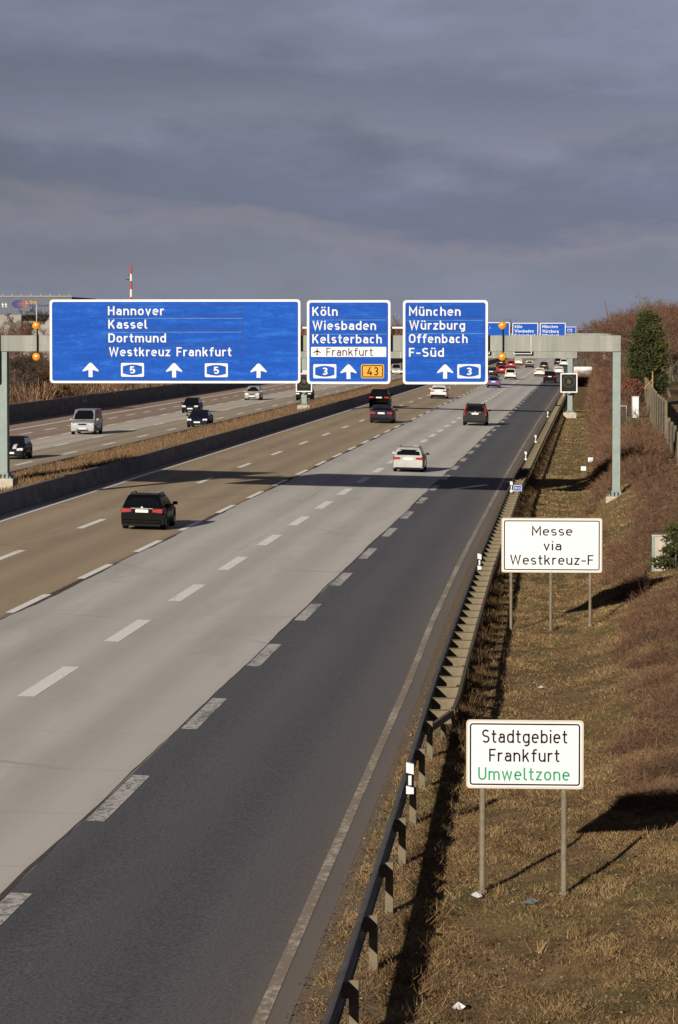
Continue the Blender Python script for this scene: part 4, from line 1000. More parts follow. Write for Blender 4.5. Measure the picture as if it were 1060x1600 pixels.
car_l(619, 585, 'van', (.22, .21, .18), 'pale van glimpsed in the gap between the Köln and München signs', cat='van', detail=0)
# trailer behind the shrubs
X, Y, Z = atZ(911, 598, 0.3)
X_TR, Y_TR = X, Y
t = thing('box_trailer', (X, Y, float(verge_z(X, Y))), 'white box trailer parked on the verge behind bare twigs by the matrix sign', 'trailer')
MB().bbox((0, 1.8, 1.55), (2.5, 3.6, 2.1), .05).build('body', M['board_white'], t)
MB().box((0, 1.8, .42), (2.1, 3.4, .12)).build('chassis', M['dark'], t)
for s in (-1, 1): link('wheel', wheel_meshes(.31, .215)[0], t, (s * 1.05, 1.8, .31))

# ------------------------------------------------------------------ vegetation
def ribbons(P0, P1, w0, w1, tone, jitter=None):
    """thin quads from P0 to P1, random facing"""
    n = len(P0); d = P1 - P0; d /= np.linalg.norm(d, axis=1, keepdims=True) + 1e-9
    r = rng.normal(size=(n, 3)); s = np.cross(d, r); s /= np.linalg.norm(s, axis=1, keepdims=True) + 1e-9
    V = np.empty((n, 4, 3)); w0 = np.asarray(w0).reshape(-1, 1) * np.ones((n, 1)); w1 = np.asarray(w1).reshape(-1, 1) * np.ones((n, 1))
    V[:, 0] = P0 - s * w0 / 2; V[:, 1] = P0 + s * w0 / 2; V[:, 2] = P1 + s * w1 / 2; V[:, 3] = P1 - s * w1 / 2
    return V.reshape(-1, 3), np.arange(4 * n).reshape(n, 4), np.repeat(tone, 4)
# dry grass on the verge
def grass_field(name, X, Y, Z, hgt, wid, lean, tone, mat):
    n = len(X); a = rng.uniform(0, 2 * math.pi, n)
    P0 = np.stack([X, Y, Z - .01], 1)
    h = hgt * rng.uniform(.4, 1.25, n); l = lean * h * rng.uniform(.2, 1.5, n)
    P1 = P0 + np.stack([np.cos(a) * l, np.sin(a) * l, h], 1)
    V, F, T = ribbons(P0, P1, wid, wid * .25, tone)
    return tag(link(name, fast_mesh(name, V, F, mat, T)), kind='stuff')
def fbm(x, y, s):
    return (np.sin(x * s * 1.3 + 1.7 * np.sin(y * s * .7)) + np.sin(y * s * .9 + 2.1 * np.sin(x * s * 1.1 + 3)) + .5 * np.sin(x * s * 3.1 + y * s * 2.3) + .5 * np.sin(x * s * 2.7 - y * s * 3.7)) / 3 
gx, gy, gh = [], [], []
for y0_, y1_, dens in ((31, 60, 1500), (60, 100, 420), (100, 175, 90), (175, 320, 22)):
    n = int(dens * (y1_ - y0_) * 6.2)
    yv = rng.uniform(y0_, y1_, n); xv = np.interp(yv, [20, 60, 120, 200, 400], [-2.95, -3.25, -3.65, -3.85, -3.75]) + rng.uniform(0, 6.2, n)
    dn = fbm(xv, yv, 1.9) + rng.normal(0, .5, n) + .25 * fbm(xv, yv, 6)
    k = dn > -.45; gx.append(xv[k]); gy.append(yv[k]); gh.append(np.clip(.04 + .028 * fbm(xv[k], yv[k], 1.3) + .022 * fbm(xv[k] + 5, yv[k], 5), .015, .2) * np.interp(yv[k], [40, 200], [1, 1.7]))
gx, gy, gh = map(np.concatenate, (gx, gy, gh))
tn = np.clip(np.interp(gy, [31, 60, 150, 300], [.46, .52, .64, .74]) + .24 * fbm(gx, gy, 2.3) + .12 * fbm(gx, gy, 9) + rng.normal(0, .24, len(gx)), 0, .9)
gr = (fbm(gx + 9, gy * .5, .8) > .42) & (rng.random(len(gx)) < .5); tn[gr] = 1.0
grass_field('verge_grass', gx, gy, verge_z(gx, gy), gh, np.interp(gy, [35, 100, 300], [.006, .012, .03]), 1.0, tn, M['grass'])
n = 70000; yv = 31 + 75 * rng.random(n) ** 1.5; xv = np.interp(yv, [20, 60, 120], [-3.15, -3.35, -3.75]) + rng.uniform(0, 6.2, n)
k = fbm(xv, yv, 1.6) + fbm(xv + 3, yv, 5) * .6 + rng.normal(0, .5, n) > -.05; xv, yv = xv[k], yv[k]; n = len(xv)
a = rng.uniform(0, 6.28, n); l = rng.uniform(.012, .034, n); zv = verge_z(xv, yv) + rng.uniform(.005, .05, n)
P0 = np.stack([xv, yv, zv], 1); V, F, T = ribbons(P0, P0 + np.stack([np.cos(a) * l, np.sin(a) * l, rng.normal(.0, .012, n)], 1), l * .7, l * .5, rng.random(n) ** 1.3)
M['litter_leaf'] = tone_mat('dead_leaves', [(0, (0.018, 0.010, 0.007)), (.45, (0.07, 0.036, 0.021)), (.8, (0.12, 0.072, 0.042)), (1, (0.185, 0.13, 0.08))])
tag(link('fallen_leaves', fast_mesh('fallen_leaves', V, F, M['litter_leaf'], T)), kind='stuff')
nt_ = 900; ty = 31 + 120 * rng.random(nt_) ** 1.5; tx_ = np.interp(ty, [20, 60, 120], [-2.6, -2.9, -3.3]) + rng.uniform(0, 5.5, nt_)
k = fbm(tx_, ty, 1.4) > -.1; tx_, ty = tx_[k], ty[k]; m_ = 42
xv = np.repeat(tx_, m_) + rng.normal(0, .05, len(tx_) * m_); yv = np.repeat(ty, m_) + rng.normal(0, .06, len(tx_) * m_)
grass_field('grass_tussocks', xv, yv, verge_z(xv, yv), np.repeat(rng.uniform(.06, .17, len(tx_)), m_), .007, .75, np.clip(np.repeat(rng.normal(.42, .2, len(tx_)), m_) + rng.normal(0, .18, len(xv)), 0, 1), M['grass'])
# taller straw tufts by the rail and posts
n = 16000; yv = 33 + rng.exponential(70, n); yv = yv[yv < 300]; xv = np.interp(yv, [20, 60, 120, 200, 400], [-2.1, -2.35, -2.9, -3.0, -2.9]) + rng.normal(.1, .28, len(yv))
k = (fbm(xv, yv, 3) > -.1); xv, yv = xv[k], yv[k]
grass_field('rail_side_weeds', xv, yv, verge_z(xv, yv), .17, .008, 1.0, np.clip(rng.normal(.33, .18, len(xv)), 0, .9), M['grass'])
n = 15000; yv = 58 + rng.exponential(60, n); yv = yv[yv < 330]; xv = np.array([RAIL(v) for v in yv]) + .60 + rng.normal(0, .13, len(yv)); k = fbm(xv * .3, yv, 2.2) > .05; xv, yv = xv[k], yv[k]
grass_field('rail_back_weeds', xv, yv, verge_z(xv, yv), .40, .010, .45, np.clip(rng.normal(.16, .12, len(xv)), 0, .9), M['grass'])
# median grass
n = 90000; yv = 95 + rng.exponential(190, n); yv = yv[yv < 900]; xv = rng.uniform(-31.2, WALLX - .42, len(yv))
k = fbm(xv * .6, yv * .6, 1.1) + rng.normal(0, .5, len(yv)) > -.7; xv, yv = xv[k], yv[k]
mz = np.interp(xv, [-31.3, -29, -26, WALLX - .35], [-0.42, -0.2, 0.35, 1.03])
grass_field('median_grass', xv, yv, mz - .03, .22 + .16 * fbm(xv * .5, yv * .5, .9).clip(-.8, 1), .035, .7, np.clip(.45 + .2 * fbm(xv, yv, .5) + rng.normal(0, .2, len(xv)), 0, 1), M['median_grass'])
# brush thicket on the right slope
def clump(cx, cy, cz, h, r, n):
    a = rng.uniform(0, 2 * math.pi, n); rr = r * np.sqrt(rng.random(n))
    P0 = np.stack([cx + rr * .45 * np.cos(a), cy + rr * .45 * np.sin(a), np.full(n, cz) - .05], 1)
    top_ = np.stack([cx + rr * 1.2 * np.cos(a) + rng.normal(0, .30 * r, n), cy + rr * 1.2 * np.sin(a) + rng.normal(0, .30 * r, n), cz + h * rng.uniform(.45, 1.05, n) * (1 - .35 * (rr / r) ** 2)], 1)
    t = rng.random((n, 1)) * .7 + .15
    Q0 = P0 + (top_ - P0) * t; Q1 = Q0 + rng.normal(0, .34, (n, 3)) * np.array([r, r, h * .6]) + np.array([0, 0, .12 * h])
    return np.concatenate([P0, Q0]), np.concatenate([top_, Q1])
P0s, P1s, Ws, Ts = [], [], [], []
def thick(cx, cy, h, r, n, tone, wd):
    cz = float(verge_z(cx, cy)); a, b = clump(cx, cy, cz, h, r, n)
    P0s.append(a); P1s.append(b); Ws.append(np.full(len(a), wd)); Ts.append(np.clip(tone + rng.normal(0, .2, len(a)), 0, 1))
for _ in range(1500):
    y = 56 + 450 * rng.random() ** 1.35
    xlo = np.interp(y, [56, 80, 100, 130, 160, 185, 230, 330, 500], [1.1, 1.25, .95, .35, .45, .35, .2, -.1, .3]) + .25 * math.sin(y * .31) + .15 * math.sin(y * .83)
    x = xlo + rng.exponential(1.1)
    if y > 150 and x > 3.5: x = rng.uniform(xlo, 3.4)
    if x > 5 or y < 165: continue
    if 108 < y < 141 and abs(x - .85) < .85 - (.35 if y < 118 else 0): continue
    if 195 < y < 226 and x > 1.4: continue
    edge = min(1, (x - xlo) / .9)
    h = (.22 + .42 * edge) * np.interp(y, [60, 160, 230, 300, 500], [.9, 1.0, 1.5, 2.2, 2.8]) * rng.uniform(.6, 1.35)
    thick(x, y, h, .30 + h * .36, int(60 + 30 * edge), .25 + .45 * rng.random(), np.interp(y, [60, 200, 500], [.008, .016, .032]))
for _ in range(60): thick(X_TR + rng.uniform(-1.3, 1.6), Y_TR - rng.uniform(.6, 3), rng.uniform(1.2, 2.6), .7, 40, .85, .03)
# low brambles nearer by: short crooked twigs scattered through a knee-high layer
n = 150000; yv = 50 + 140 * rng.random(n) ** 1.25; xlo = np.interp(yv, [50, 66, 80, 100, 118, 130, 160, 190], [.85, .9, 1.05, .75, .25, .35, .3, .0]) + .22 * np.sin(yv * .31) + .15 * np.sin(yv * .83) + .1 * np.sin(yv * 2.9)
xv = xlo + rng.exponential(1.0, n) - .25; k = (xv < 4.2) & ~((yv > 108) & (yv < 141) & (np.abs(xv - .85) < np.where(yv < 118, .5, .8)))
k &= (fbm(xv, yv, 2.1) + rng.normal(0, .3, n) + (xv - xlo) * .35 > .05) & ~((np.abs(xv - 1.95) < .55) & (yv > 86) & (yv < 94)) & ~((np.abs(xv + .2) < .5) & (yv > 165) & (yv < 182)); xv, yv, xlo = xv[k], yv[k], xlo[k]; n = len(xv)
hf = np.clip((xv - xlo + .3) * .45, .05, .5) * (.75 + .5 * fbm(xv, yv, 1.1)).clip(.25, 1.4); zz_ = verge_z(xv, yv) + hf * rng.random(n) ** 1.1
A = np.stack([xv, yv, zz_ - .03], 1); D = rng.normal(0, 1, (n, 3)) * np.array([1, 1, .55]) + np.array([0, 0, .55]); D /= np.linalg.norm(D, axis=1, keepdims=True); ln = rng.uniform(.06, .26, (n, 1)) * np.interp(yv, [50, 190], [.8, 1.6])[:, None]
B_ = A + D * ln; D2 = D + rng.normal(0, .6, (n, 3)); D2 /= np.linalg.norm(D2, axis=1, keepdims=True)
P0s += [A, B_]; P1s += [B_, B_ + D2 * ln * .7]; wdt = np.interp(yv, [50, 120, 190], [.005, .010, .016]); Ws += [wdt, wdt]
tt_ = np.clip(.42 + .25 * fbm(xv, yv, 1.7) + rng.normal(0, .22, n), 0, 1); Ts += [tt_, tt_]
V, F, T = ribbons(np.concatenate(P0s), np.concatenate(P1s), np.concatenate(Ws), np.concatenate(Ws) * .5, np.concatenate(Ts))
tag(link('brush_thicket', fast_mesh('brush_thicket', V, F, M['brush'], T)), kind='stuff')

def bare_tree(seed, H, spread, twig_n, levels=4, upright=.5, weep=0.0):
    r = random.Random(seed); trunk = MB(); tips = []
    def branch(p, d, L, rad, lv):
        seg = 4; pts = [p]; dd = d.copy()
        for k in range(seg):
            dd = (dd + Vector((r.gauss(0, .13), r.gauss(0, .13), r.gauss(0, .08) + .05 * upright))).normalized(); pts.append(pts[-1] + dd * (L / seg))
        for k in range(seg):
            trunk.cyl(pts[k], pts[k + 1], rad * (1 - .6 * k / seg), rad * (1 - .6 * (k + 1) / seg), 6 if lv == 0 else 4, caps=False)
        if lv >= levels: tips.append((pts[0], pts[-1], L)); return
        nb = r.randint(4, 6) if lv == 0 else r.randint(3, 5)
        for k in range(nb):
            t = .30 + .7 * (k + r.random()) / nb; i = min(int(t * seg), seg - 1); q = pts[i].lerp(pts[i + 1], t * seg - i)
            a = r.uniform(0, 2 * math.pi); side = Vector((math.cos(a), math.sin(a), 0))
            nd = (dd * upright + side * spread * r.uniform(.6, 1.1) + Vector((0, 0, .25))).normalized()
            branch(q, nd, L * r.uniform(.5, .68), rad * r.uniform(.42, .58) * (1 - .3 * t), lv + 1)
    branch(Vector((0, 0, -.2)), Vector((0, 0, 1)), H * .55, H * .017, 0)
    P0, P1 = [], []
    for a, b, L in tips:
        for k in range(twig_n):
            t = r.random(); q = a.lerp(b, t); d = ((b - a).normalized() * .7 + Vector((r.gauss(0, .6), r.gauss(0, .6), r.gauss(.15, .5)))).normalized(); l = L * r.uniform(.4, 1.0)
            P0.append(q); e_ = q + d * l; P1.append(e_)
            P0.append(q.lerp(e_, .45)); P1.append(q.lerp(e_, .45) + (d + Vector((r.gauss(0, .6), r.gauss(0, .6), r.gauss(.1, .4)))).normalized() * l * .6)
    zt = max(v.z for v in P1); k_ = H / zt
    trunk.v = [tuple(Vector(v) * k_) for v in trunk.v]
    P0 = np.array([tuple(v) for v in P0]) * k_; P1 = np.array([tuple(v) for v in P1]) * k_
    V, F, T = ribbons(P0, P1, .022, .010, np.clip(rng.normal(.5, .22, len(P0)), 0, 1))
    return trunk, (V, F, T)
def tree_proto(name, seed, H, spread, tw, twig, bark, **k):
    trk, (V, F, T) = bare_tree(seed, H, spread, tw, **k)
    return trk.mesh('trunk', M[bark], 50), fast_mesh('crown', V, F, M[twig], T)
TP = {'red0': tree_proto('t', 1, 9, .9, 7, 'twig_red', 'bark'), 'red1': tree_proto('t', 2, 9, 1.1, 7, 'twig_red', 'bark'), 'olive0': tree_proto('t', 3, 9, .8, 7, 'twig_olive', 'bark', upright=.8),
      'orange0': tree_proto('t', 4, 6, 1.0, 9, 'twig_orange', 'bark'), 'dark0': tree_proto('t', 5, 6, .9, 9, 'twig_dark', 'bark'), 'pale0': tree_proto('t', 6, 9, .55, 3, 'twig_olive', 'bark_pale', upright=1.0)}
def plant_tree(key, x, y, z, s, label, group, name='bare_tree', cat='tree'):
    o = thing(name, (x, y, z), label, cat, group, rng.uniform(0, 6.28)); o.scale = (s * rng.uniform(.9, 1.15), s * rng.uniform(.9, 1.15), s)
    link('trunk', TP[key][0], o); link('crown', TP[key][1], o)
    return o
# right-hand trees: (pixel x, pixel top y, distance, kind)
R_LAB = 'bare reddish-brown tree in the dense row above the right-hand slope'
spec_r = []
for k in range(46):
    px = 905 + 165 * (k + rng.random()) / 46
    topy = float(np.interp(px, [905, 930, 960, 985, 1010, 1035, 1060], [507, 503, 492, 478, 472, 462, 460])) + rng.uniform(-3, 16)
    Yt = rng.uniform(270, 520) if px < 985 else rng.uniform(200, 430)
    x, zt = atY(px, topy, Yt)
    if x < np.interp(Yt, [200, 300, 520], [4.2, 2.4, 1.6]): Yt = 520 + rng.uniform(0, 160); x, zt = atY(px, topy, Yt)
    if 925 < px and Yt < 290: Yt = rng.uniform(290, 430); x, zt = atY(px, topy, Yt)
    spec_r.append((x, Yt, zt))
for x, Yt, zt in spec_r:
    zg = float(verge_z(x, Yt)); key = ('red0', 'red1', 'olive0')[int(rng.choice(3, p=[.42, .38, .2]))]
    plant_tree(key, x, Yt, zg, max(2.5, zt - zg) / 9, R_LAB, 'bare trees above the right-hand slope')
x, zt = atY(1036, 452, 300); plant_tree('pale0', x, 300, float(verge_z(x, 300)), (zt - float(verge_z(x, 300))) / 9, 'pale-barked slender tree rising above the others at the right, beside the conifer', None)
# conifer behind the fence
for k in range(44):
    y = 178 + 300 * rng.random() ** 1.1; x = np.interp(y, [178, 230, 330, 480], [1.0, .8, .7, .9]) + 2.6 * rng.random()
    if 190 < y < 228 and x > 1.2: continue
    zg = float(verge_z(x, y)); hh = rng.uniform(1.5, 3.0) * np.interp(y, [178, 300, 480], [.75, 1.0, 1.35]) * (.7 + .3 * min(1, x - .3))
    key = ('red1', 'orange0', 'red0', 'olive0', 'dark0')[int(rng.choice(5, p=[.3, .25, .25, .12, .08]))]; h0 = 6 if key in ('orange0', 'dark0') else 9
    o = plant_tree(key, x, y, zg, hh / h0, 'bare twiggy shrub growing out of the brush between the verge and the timber fence', 'bare shrubs on the right-hand slope', 'bare_shrub', 'shrub'); o.scale.x *= 1.3; o.scale.y *= 1.3
def conifer(H, Rr, n, seed, nb=70, sz=.34, ndl=.16):
    t = MB().cyl((0, 0, -.2), (0, 0, H * .93), H * .018, .02, 7)
    r_ = np.random.default_rng(seed); P0, P1, T = [], [], []
    for b in range(nb):
        zc = .10 + .90 * (b + r_.random()) / nb; a = b * 2.4 + r_.normal(0, .5)
        env = max(.05, math.sin(math.pi * min(1, zc * .64 + .22)) ** .9) * r_.uniform(.5, 1.15)
        L = Rr * env; tip = np.array([math.cos(a) * L, math.sin(a) * L, zc * H - L * .10 + r_.normal(0, .1)]); root_ = np.array([0, 0, zc * H - .05 * H * (1 - zc)])
        k = int(n / nb); u = r_.uniform(.25, 1, (k, 1)) ** .7; c = root_ + (tip - root_) * u + r_.normal(0, sz * .5, (k, 3)) * np.array([1, 1, .55]) * (L / Rr + .3)
        d = (tip - root_) / (np.linalg.norm(tip - root_) + 1e-6) * .6 + r_.normal(0, .6, (k, 3)) + np.array([0, 0, .25]); d /= np.linalg.norm(d, axis=1, keepdims=True)
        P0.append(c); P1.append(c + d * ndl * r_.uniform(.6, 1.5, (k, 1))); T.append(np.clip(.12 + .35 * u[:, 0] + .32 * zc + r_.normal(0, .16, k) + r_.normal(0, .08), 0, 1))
        t.cyl(tuple(root_), tuple(root_ + (tip - root_) * .8), .03 * H / 8, .008, 4)
    V, F, Tt = ribbons(np.concatenate(P0), np.concatenate(P1), ndl * .42, ndl * .14, np.concatenate(T))
    return t, (V, F, Tt)
x, zt = atY(1012, 489, 262); zg = 1.6
t, (V, F, T) = conifer(zt - zg, 1.22, 30000, 5, 110, .5, .22)
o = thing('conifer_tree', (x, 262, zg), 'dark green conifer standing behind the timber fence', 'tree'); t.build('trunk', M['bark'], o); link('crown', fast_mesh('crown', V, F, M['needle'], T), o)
# pine bush and pale cabinet at the right edge
Y = 93.0; X, zt = atY(1021, 838, Y); zg = float(verge_z(X + .2, Y))
c = thing('utility_cabinet', (X, Y, zg), 'pale grey cabinet half hidden by a small pine at the right edge', 'cabinet')
hc = zt - zg; MB().bbox((.24, .3, hc / 2), (.5, .6, hc), .02).build('housing', M['concrete'], c); MB().box((.0, -.012, hc / 2), (.07, .03, hc)).build('door_frame', M['gantry_blue'], c); MB().box((.24, .3, hc + .02), (.56, .66, .04)).build('lid', M['concrete'], c)
t, (V, F, T) = conifer(1.25, .52, 2600, 9, 16, .16, .10)
o = thing('pine_bush', (X + .60, Y - .7, float(verge_z(X + .6, Y - .7))), 'small young pine growing in front of the pale cabinet', 'pine bush'); t.build('trunk', M['bark'], o); link('crown', fast_mesh('crown', V, F, M['needle'], T), o)
# red-leaved bush, cabinet and bin near the fence
X, Z = atY(993, 652, 225); zg = float(verge_z(X, 225))
c = thing('service_cabinet', (X, 225, zg), 'slim white service cabinet near the timber fence', 'cabinet'); hc = atY(993, 620, 225)[1] - zg
MB().bbox((0, .2, hc / 2), (.46, .4, hc), .02).build('housing', M['board_white'], c); MB().box((0, .2, hc + .02), (.52, .46, .05)).build('lid', M['concrete'], c); MB().box((-.2, -.008, hc / 2), (.05, .02, hc * .95)).build('door_frame', M['steel'], c)
X, Z = atY(973, 660, 222); zg = float(verge_z(X, 222)); b = thing('waste_bin', (X, 222, zg), 'dark blue bin in a white frame just right of the gantry post', 'bin')
MB().bbox((0, .15, .35), (.34, .3, .5), .03).build('bin_body', M['bin_blue'], b); m = MB()
for s in (-1, 1): m.cyl((s * .25, .1, 0), (s * .25, .1, 1.0), .02, n=6)
m.cyl((-.26, .1, 1.0), (.26, .1, 1.0), .02, n=6); m.build('frame', M['white'], b)
def leafy(name, x, y, z, r, n, mat, label, cat):
    a = rng.normal(size=(n, 3)); a /= np.linalg.norm(a, axis=1, keepdims=True); rad = r * rng.uniform(.3, 1, (n, 1)) ** .5
    P0 = a * rad * np.array([1, 1, .8]) + np.array([0, 0, r]); P1 = P0 + rng.normal(0, .07, (n, 3))
    o = thing(name, (x, y, z), label, cat); V, F, T = ribbons(P0, P1, .07, .05, np.clip(rng.normal(.5, .25, n), 0, 1)); link('foliage', fast_mesh('foliage', V, F, M[mat], T), o)
    m = MB()
    for k in range(6): m.cyl((0, 0, -.05), (r * .6 * math.cos(k), r * .6 * math.sin(k), r * 1.3), .02, .008, 5)
    m.build('stems', M['bark'], o)
X, _ = atY(985, 640, 245); leafy('red_bush', X, 245, float(verge_z(X, 245)) + .6, .95, 1500, 'leaf_red', 'bush with withered red leaves between the gantry post and the timber fence', 'bush')
# timber fence
fx = lambda y: float(np.interp(y, [140, 165, 200, 262, 300], [3.75, 3.72, 3.62, 3.95, 4.1]))
fence = thing('timber_fence', (0, 0, 0), 'weathered timber noise fence climbing along the right slope', 'fence')
fy = [150, 156, 162, 168, 174, 180, 186, 192, 198, 204, 210, 216, 222, 228, 234, 240, 246, 252, 258, 264]
for i, (a, b) in enumerate(zip(fy[:-1], fy[1:])):
    if i in (3,): continue
    za, zb_ = float(verge_z(fx(a), a)), float(verge_z(fx(b), b)); hh = 1.75 + (.35 if i > 3 else -.35) 
    m = MB(); nb = 11
    for k in range(nb):
        t0, t1 = k / nb, (k + .93) / nb
        P = []
        for yy_, zz in ((a + .08, za), (b - .08, zb_)):
            for dx in (-.02 - .008 * (k % 2), .02):
                for t in (t0, t1): P.append((fx(yy_) + dx, yy_, zz + hh * t))
        m.add(P, [(0, 1, 5, 4), (2, 6, 7, 3), (0, 2, 3, 1), (4, 5, 7, 6), (1, 3, 7, 5), (0, 4, 6, 2)])
    m.build('board_panel', M['timber'], fence)
for i, a in enumerate(fy):
    za = float(verge_z(fx(a), a)); hh = 1.9 + (.35 if i > 3 else -.35); MB().box((fx(a), a, za + hh / 2 - .1), (.14, .14, hh + .2)).build('fence_post', M['timber'], fence)
X, zt = atY(1020, 580, 232); zg = float(verge_z(X, 232)); p = thing('braced_pole', (X, 232, zg), 'pale wooden pole with a diagonal brace behind the timber fence', 'pole')
MB().cyl((0, 0, -.2), (0, 0, zt - zg), .05, .045, 8).build('upright', M['wood_pale'], p); MB().cyl((0, -.02, zt - zg - .55), (-.6, 0, zt - zg - 1.2), .035, .035, 6).build('brace', M['wood_pale'], p)
# stakes with small plates
for px, py, lb in ((923, 718, 'upper of two small white plates on stakes in the verge beyond the gantry'), (912, 732, 'lower of two small white plates on stakes in the verge beyond the gantry')):
    Yp = 179 if px > 920 else 172; X, z = atY(px, py, Yp); zg = float(verge_z(X, Yp)); s = thing('marker_stake', (X, Yp, zg), lb, 'stake', 'small white plates in the verge')
    MB().cyl((0, .02, -.1), (0, .02, z - zg), .015, n=6).build('stake', M['post'], s); MB().box((0, 0, z - zg), (.26, .02, .22)).build('plate', M['board_white'], s)
# litter
for px, py, s, mt, lb in ((847, 1076, .13, 'litter', 'crumpled white paper lying on the grass between the two white signs'), (744, 1402, .09, 'litter', 'white scrap at the foot of the left post of the Umweltzone sign'), (829, 1416, .13, 'litter_grey', 'grey plastic scrap between the feet of the Umweltzone sign'), (716, 1576, .09, 'litter', 'white scrap near the bottom edge of the verge')):
    X, Y, Z = atZ(px, py, -.1); zg = float(verge_z(X, Y)); n = 12
    m = MB(); P = [(s * math.cos(a) * random.uniform(.5, 1), s * math.sin(a) * random.uniform(.5, 1) * 1.3, random.uniform(0, .04)) for a in np.linspace(0, 6.1, n)] + [(0, 0, .075)]
    m.add(P, [(i, (i + 1) % n, n) for i in range(n)]); tag(m.build('litter_scrap', M[mt], None, loc=(X, Y, zg + .03)), lb, 'litter')

# ------------------------------------------------------------------ left background
L_LAB = {'orange0': 'bare orange-brown tree behind the wall of the far carriageway', 'dark0': 'dark bare tree behind the wall of the far carriageway', 'red0': 'bare red-brown tree behind the wall of the far carriageway', 'olive0': 'bare olive-brown tree behind the wall of the far carriageway'}
spec = [(37, 476, 520, 'dark0'), (12, 492, 480, 'red0'), (22, 497, 500, 'orange0'), (52, 503, 470, 'red0'), (3, 500, 450, 'orange0'), (36, 545, 330, 'dark0'), (24, 548, 345, 'dark0'), (48, 550, 325, 'dark0'), (84, 552, 350, 'orange0'), (70, 560, 335, 'orange0'), (99, 556, 360, 'orange0'), (60, 575, 330, 'orange0')]
for k in range(52):
    px = 2 + 620 * (k + rng.random()) / 52; Yt = 330 + px * .95 + rng.uniform(0, 90) if px < 330 else 640 + (px - 330) * 1.6 + rng.uniform(0, 260)
    topy = float(np.interp(px, [0, 100, 220, 350, 620], [548, 556, 566, 560, 505])) + rng.uniform(-8, 8)
    spec.append((px, topy, Yt, ('orange0', 'red0', 'olive0', 'orange0', 'dark0')[int(rng.integers(5))]))
for px, py, Yt, key in spec:
    x, zt = atY(px, py, Yt)
    if x > -53: Yt *= -54.5 / x; x, zt = atY(px, py, Yt)
    h0 = 6 if key in ('orange0', 'dark0') else 9
    plant_tree(key, x, Yt, -1.3, max(2.0, zt + 1.3) / h0, L_LAB[key], 'bare trees behind the far wall, ' + key[:-1])
# undergrowth behind the far wall
P0s, P1s, Ws, Ts = [], [], [], []
for _ in range(420):
    y = 250 + 900 * rng.random() ** 1.5; x = -52.5 - rng.exponential(5); a, b = clump(x, y, -1.2, rng.uniform(2.2, 4.4), 1.5, 90)
    P0s.append(a); P1s.append(b); Ws.append(np.full(len(a), .07)); Ts.append(np.clip(rng.uniform(.2, .9) + rng.normal(0, .2, len(a)), 0, 1))
V, F, T = ribbons(np.concatenate(P0s), np.concatenate(P1s), np.concatenate(Ws), np.concatenate(Ws) * .5, np.concatenate(Ts))
tag(link('far_undergrowth', fast_mesh('far_undergrowth', V, F, M['brush'], T)), kind='stuff')
# distant wood along the horizon
P0s, P1s, Ws, Ts = [], [], [], []
for _ in range(700):
    y = rng.uniform(1150, 2600); px = rng.uniform(-60, 925); x = atY(px, 519, y)[0] - 30; a, b = clump(x, y, -1.3, rng.uniform(6, 14) * np.interp(px, [0, 600, 925], [.8, 1, 1.0]), 6, 60)
    P0s.append(a); P1s.append(b); Ws.append(np.full(len(a), .5)); Ts.append(np.clip(rng.uniform(.2, .8) + rng.normal(0, .15, len(a)), 0, 1))
for _ in range(260):
    y = rng.uniform(700, 2400); x = 5 + rng.exponential(60) ; a, b = clump(x, y, 0, rng.uniform(6, 12), 4, 60)
    P0s.append(a); P1s.append(b); Ws.append(np.full(len(a), .3)); Ts.append(np.clip(rng.uniform(.2, .8) + rng.normal(0, .15, len(a)), 0, 1))
V, F, T = ribbons(np.concatenate(P0s), np.concatenate(P1s), np.concatenate(Ws), np.concatenate(Ws) * .4, np.concatenate(Ts))
tag(link('distant_wood', fast_mesh('distant_wood', V, F, M['twig_red'], T)), kind='stuff')
# catering hall with roof lettering
YH = 720.0
def hp(px, py, Y=YH): return atY(px, py, Y)
x0, z1 = hp(-60, 464); x1, _ = hp(110, 464); _, z0 = hp(0, 492)
h = thing('catering_hall', ((x0 + x1) / 2, YH, -1.3), 'grey and white company hall with roof lettering behind the gantry at far left', 'building'); cxh = (x0 + x1) / 2; up = 1.3
MB().box((0, 20, (z0 + z1) / 2 + up), (x1 - x0, 36, z1 - z0)).build('upper_facade', M['hall_grey'], h)
m = MB(); m.box((0, 1.9, z1 + up + .15), (x1 - x0 + .4, .35, .25))
for t in np.linspace(-.48, .48, 12): m.box((t * (x1 - x0), 1.7, z1 + up + .45), (.25, .2, .5))
m.build('parapet_rail', M['hall_white'], h)
zlo = hp(0, 532)[1]
m = MB(); m.box(((hp(36, 500)[0] + x0) / 2 - cxh, 8, (z0 - .01 - 1.3) / 2 + up), (hp(36, 500)[0] - x0, 20, z0 - .01 + 1.3)); m.build('white_wing', M['hall_white'], h)
z2 = hp(0, 501.5)[1]; xa = hp(36, 500)[0] + .02
m = MB(); m.box(((xa + x1) / 2 - cxh, 6, (z2 - 1.3) / 2 + up), (x1 - xa, 14, z2 + 1.3)); m.build('front_wing', M['hall_white'], h)
xb, xc = hp(66, 490)[0], hp(82, 490)[0]; z3 = hp(0, 489)[1]
MB().box(((xb + xc) / 2 - cxh, 6, (z2 + z3) / 2 + up + .01), (xc - xb, 5, z3 - z2)).build('roof_unit', M['hall_white'], h)
m = MB(); fy_ = 1.9
ex, ez = hp(26.5, 475); n = 26
m.add([(ex - cxh + 1.45 * math.cos(a), fy_, ez + up + .85 * math.sin(a)) for a in [2 * math.pi * k / n for k in range(n)]], [tuple(range(n))]); m.build('emblem_disc', M['hall_blue'], h)
m = MB()
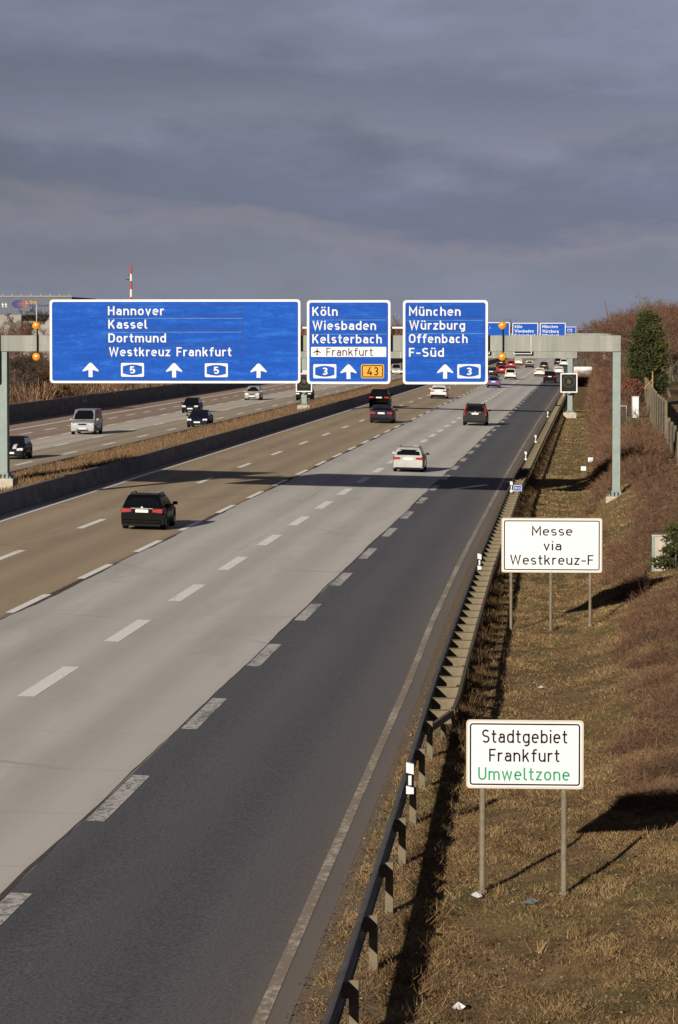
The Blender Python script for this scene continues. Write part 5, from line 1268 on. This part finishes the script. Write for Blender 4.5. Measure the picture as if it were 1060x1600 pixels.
for k, dz in enumerate((.45, .15, -.15, -.45)): m.flat([(ex - cxh - .7 + .25 * abs(k - 1.5), ez + up + dz), (ex - cxh + 1.9, ez + up + dz + .10), (ex - cxh + 1.9, ez + up + dz - .14)], fy_ - .02)
m.build('emblem_streaks', M['hall_orange'], h)
def htext(s, xa_, xb_, zb_, zt_, mt):
    m = MB(); put_text(m, s, hp(xa_, 480)[0] - cxh, hp(xb_, 480)[0] - cxh, hp(0, zb_)[1] + up, hp(0, zt_)[1] - hp(0, zb_)[1], fy_ - .02, .16); m.build('lettering', M[mt], h)
htext('LSG', 39, 56, 474.5, 470, 'yellow'); htext('Sky Chefs', 43, 77, 479, 475.5, 'hall_blue'); htext('tt', 0.5, 9, 480, 473, 'white')
# mast and far towers
X, zt = atY(205, 411, 1500); ms = thing('radio_mast', (X, 1500, -1.3), 'thin red and white radio mast rising above the widest sign', 'mast')
zz = [-1.3] + [atY(205, p, 1500)[1] for p in (478, 464, 452, 439, 428, 416, 411)]
for k in range(7): MB().cyl((0, 0, zz[k] + 1.3), (0, 0, zz[k + 1] + 1.3), .55 if k < 6 else .2, .5 if k < 6 else .15, 8).build('mast_section', M['mast_red'] if k % 2 == 1 or k == 6 else M['white'], ms)
m = MB(); m.box((-1.2, 0, atY(205, 437, 1500)[1] + 1.3), (2.2, .3, .35)); m.box((-.8, 0, atY(205, 430, 1500)[1] + 1.3), (1.2, .3, .3)); m.build('antenna_arm', M['dark'], ms)
for px, py, wpx, lb in ((618, 492, 3.2, 'left of two pale far towers seen between the Köln and München signs'), (623.5, 497, 2.2, 'right of two pale far towers seen between the Köln and München signs')):
    X, zt = atY(px, py, 7000); wd = wpx / 5300 * 7000; t = thing('office_tower', (X, 7000, -1.35), lb, 'tower')
    MB().box((0, wd / 2, (zt + 1.35) / 2), (wd, wd, zt + 1.35)).build('tower_shaft', M['hall_grey'], t); MB().box((0, wd / 2, zt + 1.35 + .8), (wd * .6, wd * .6, 1.6)).build('crown_block', M['hall_white'], t)
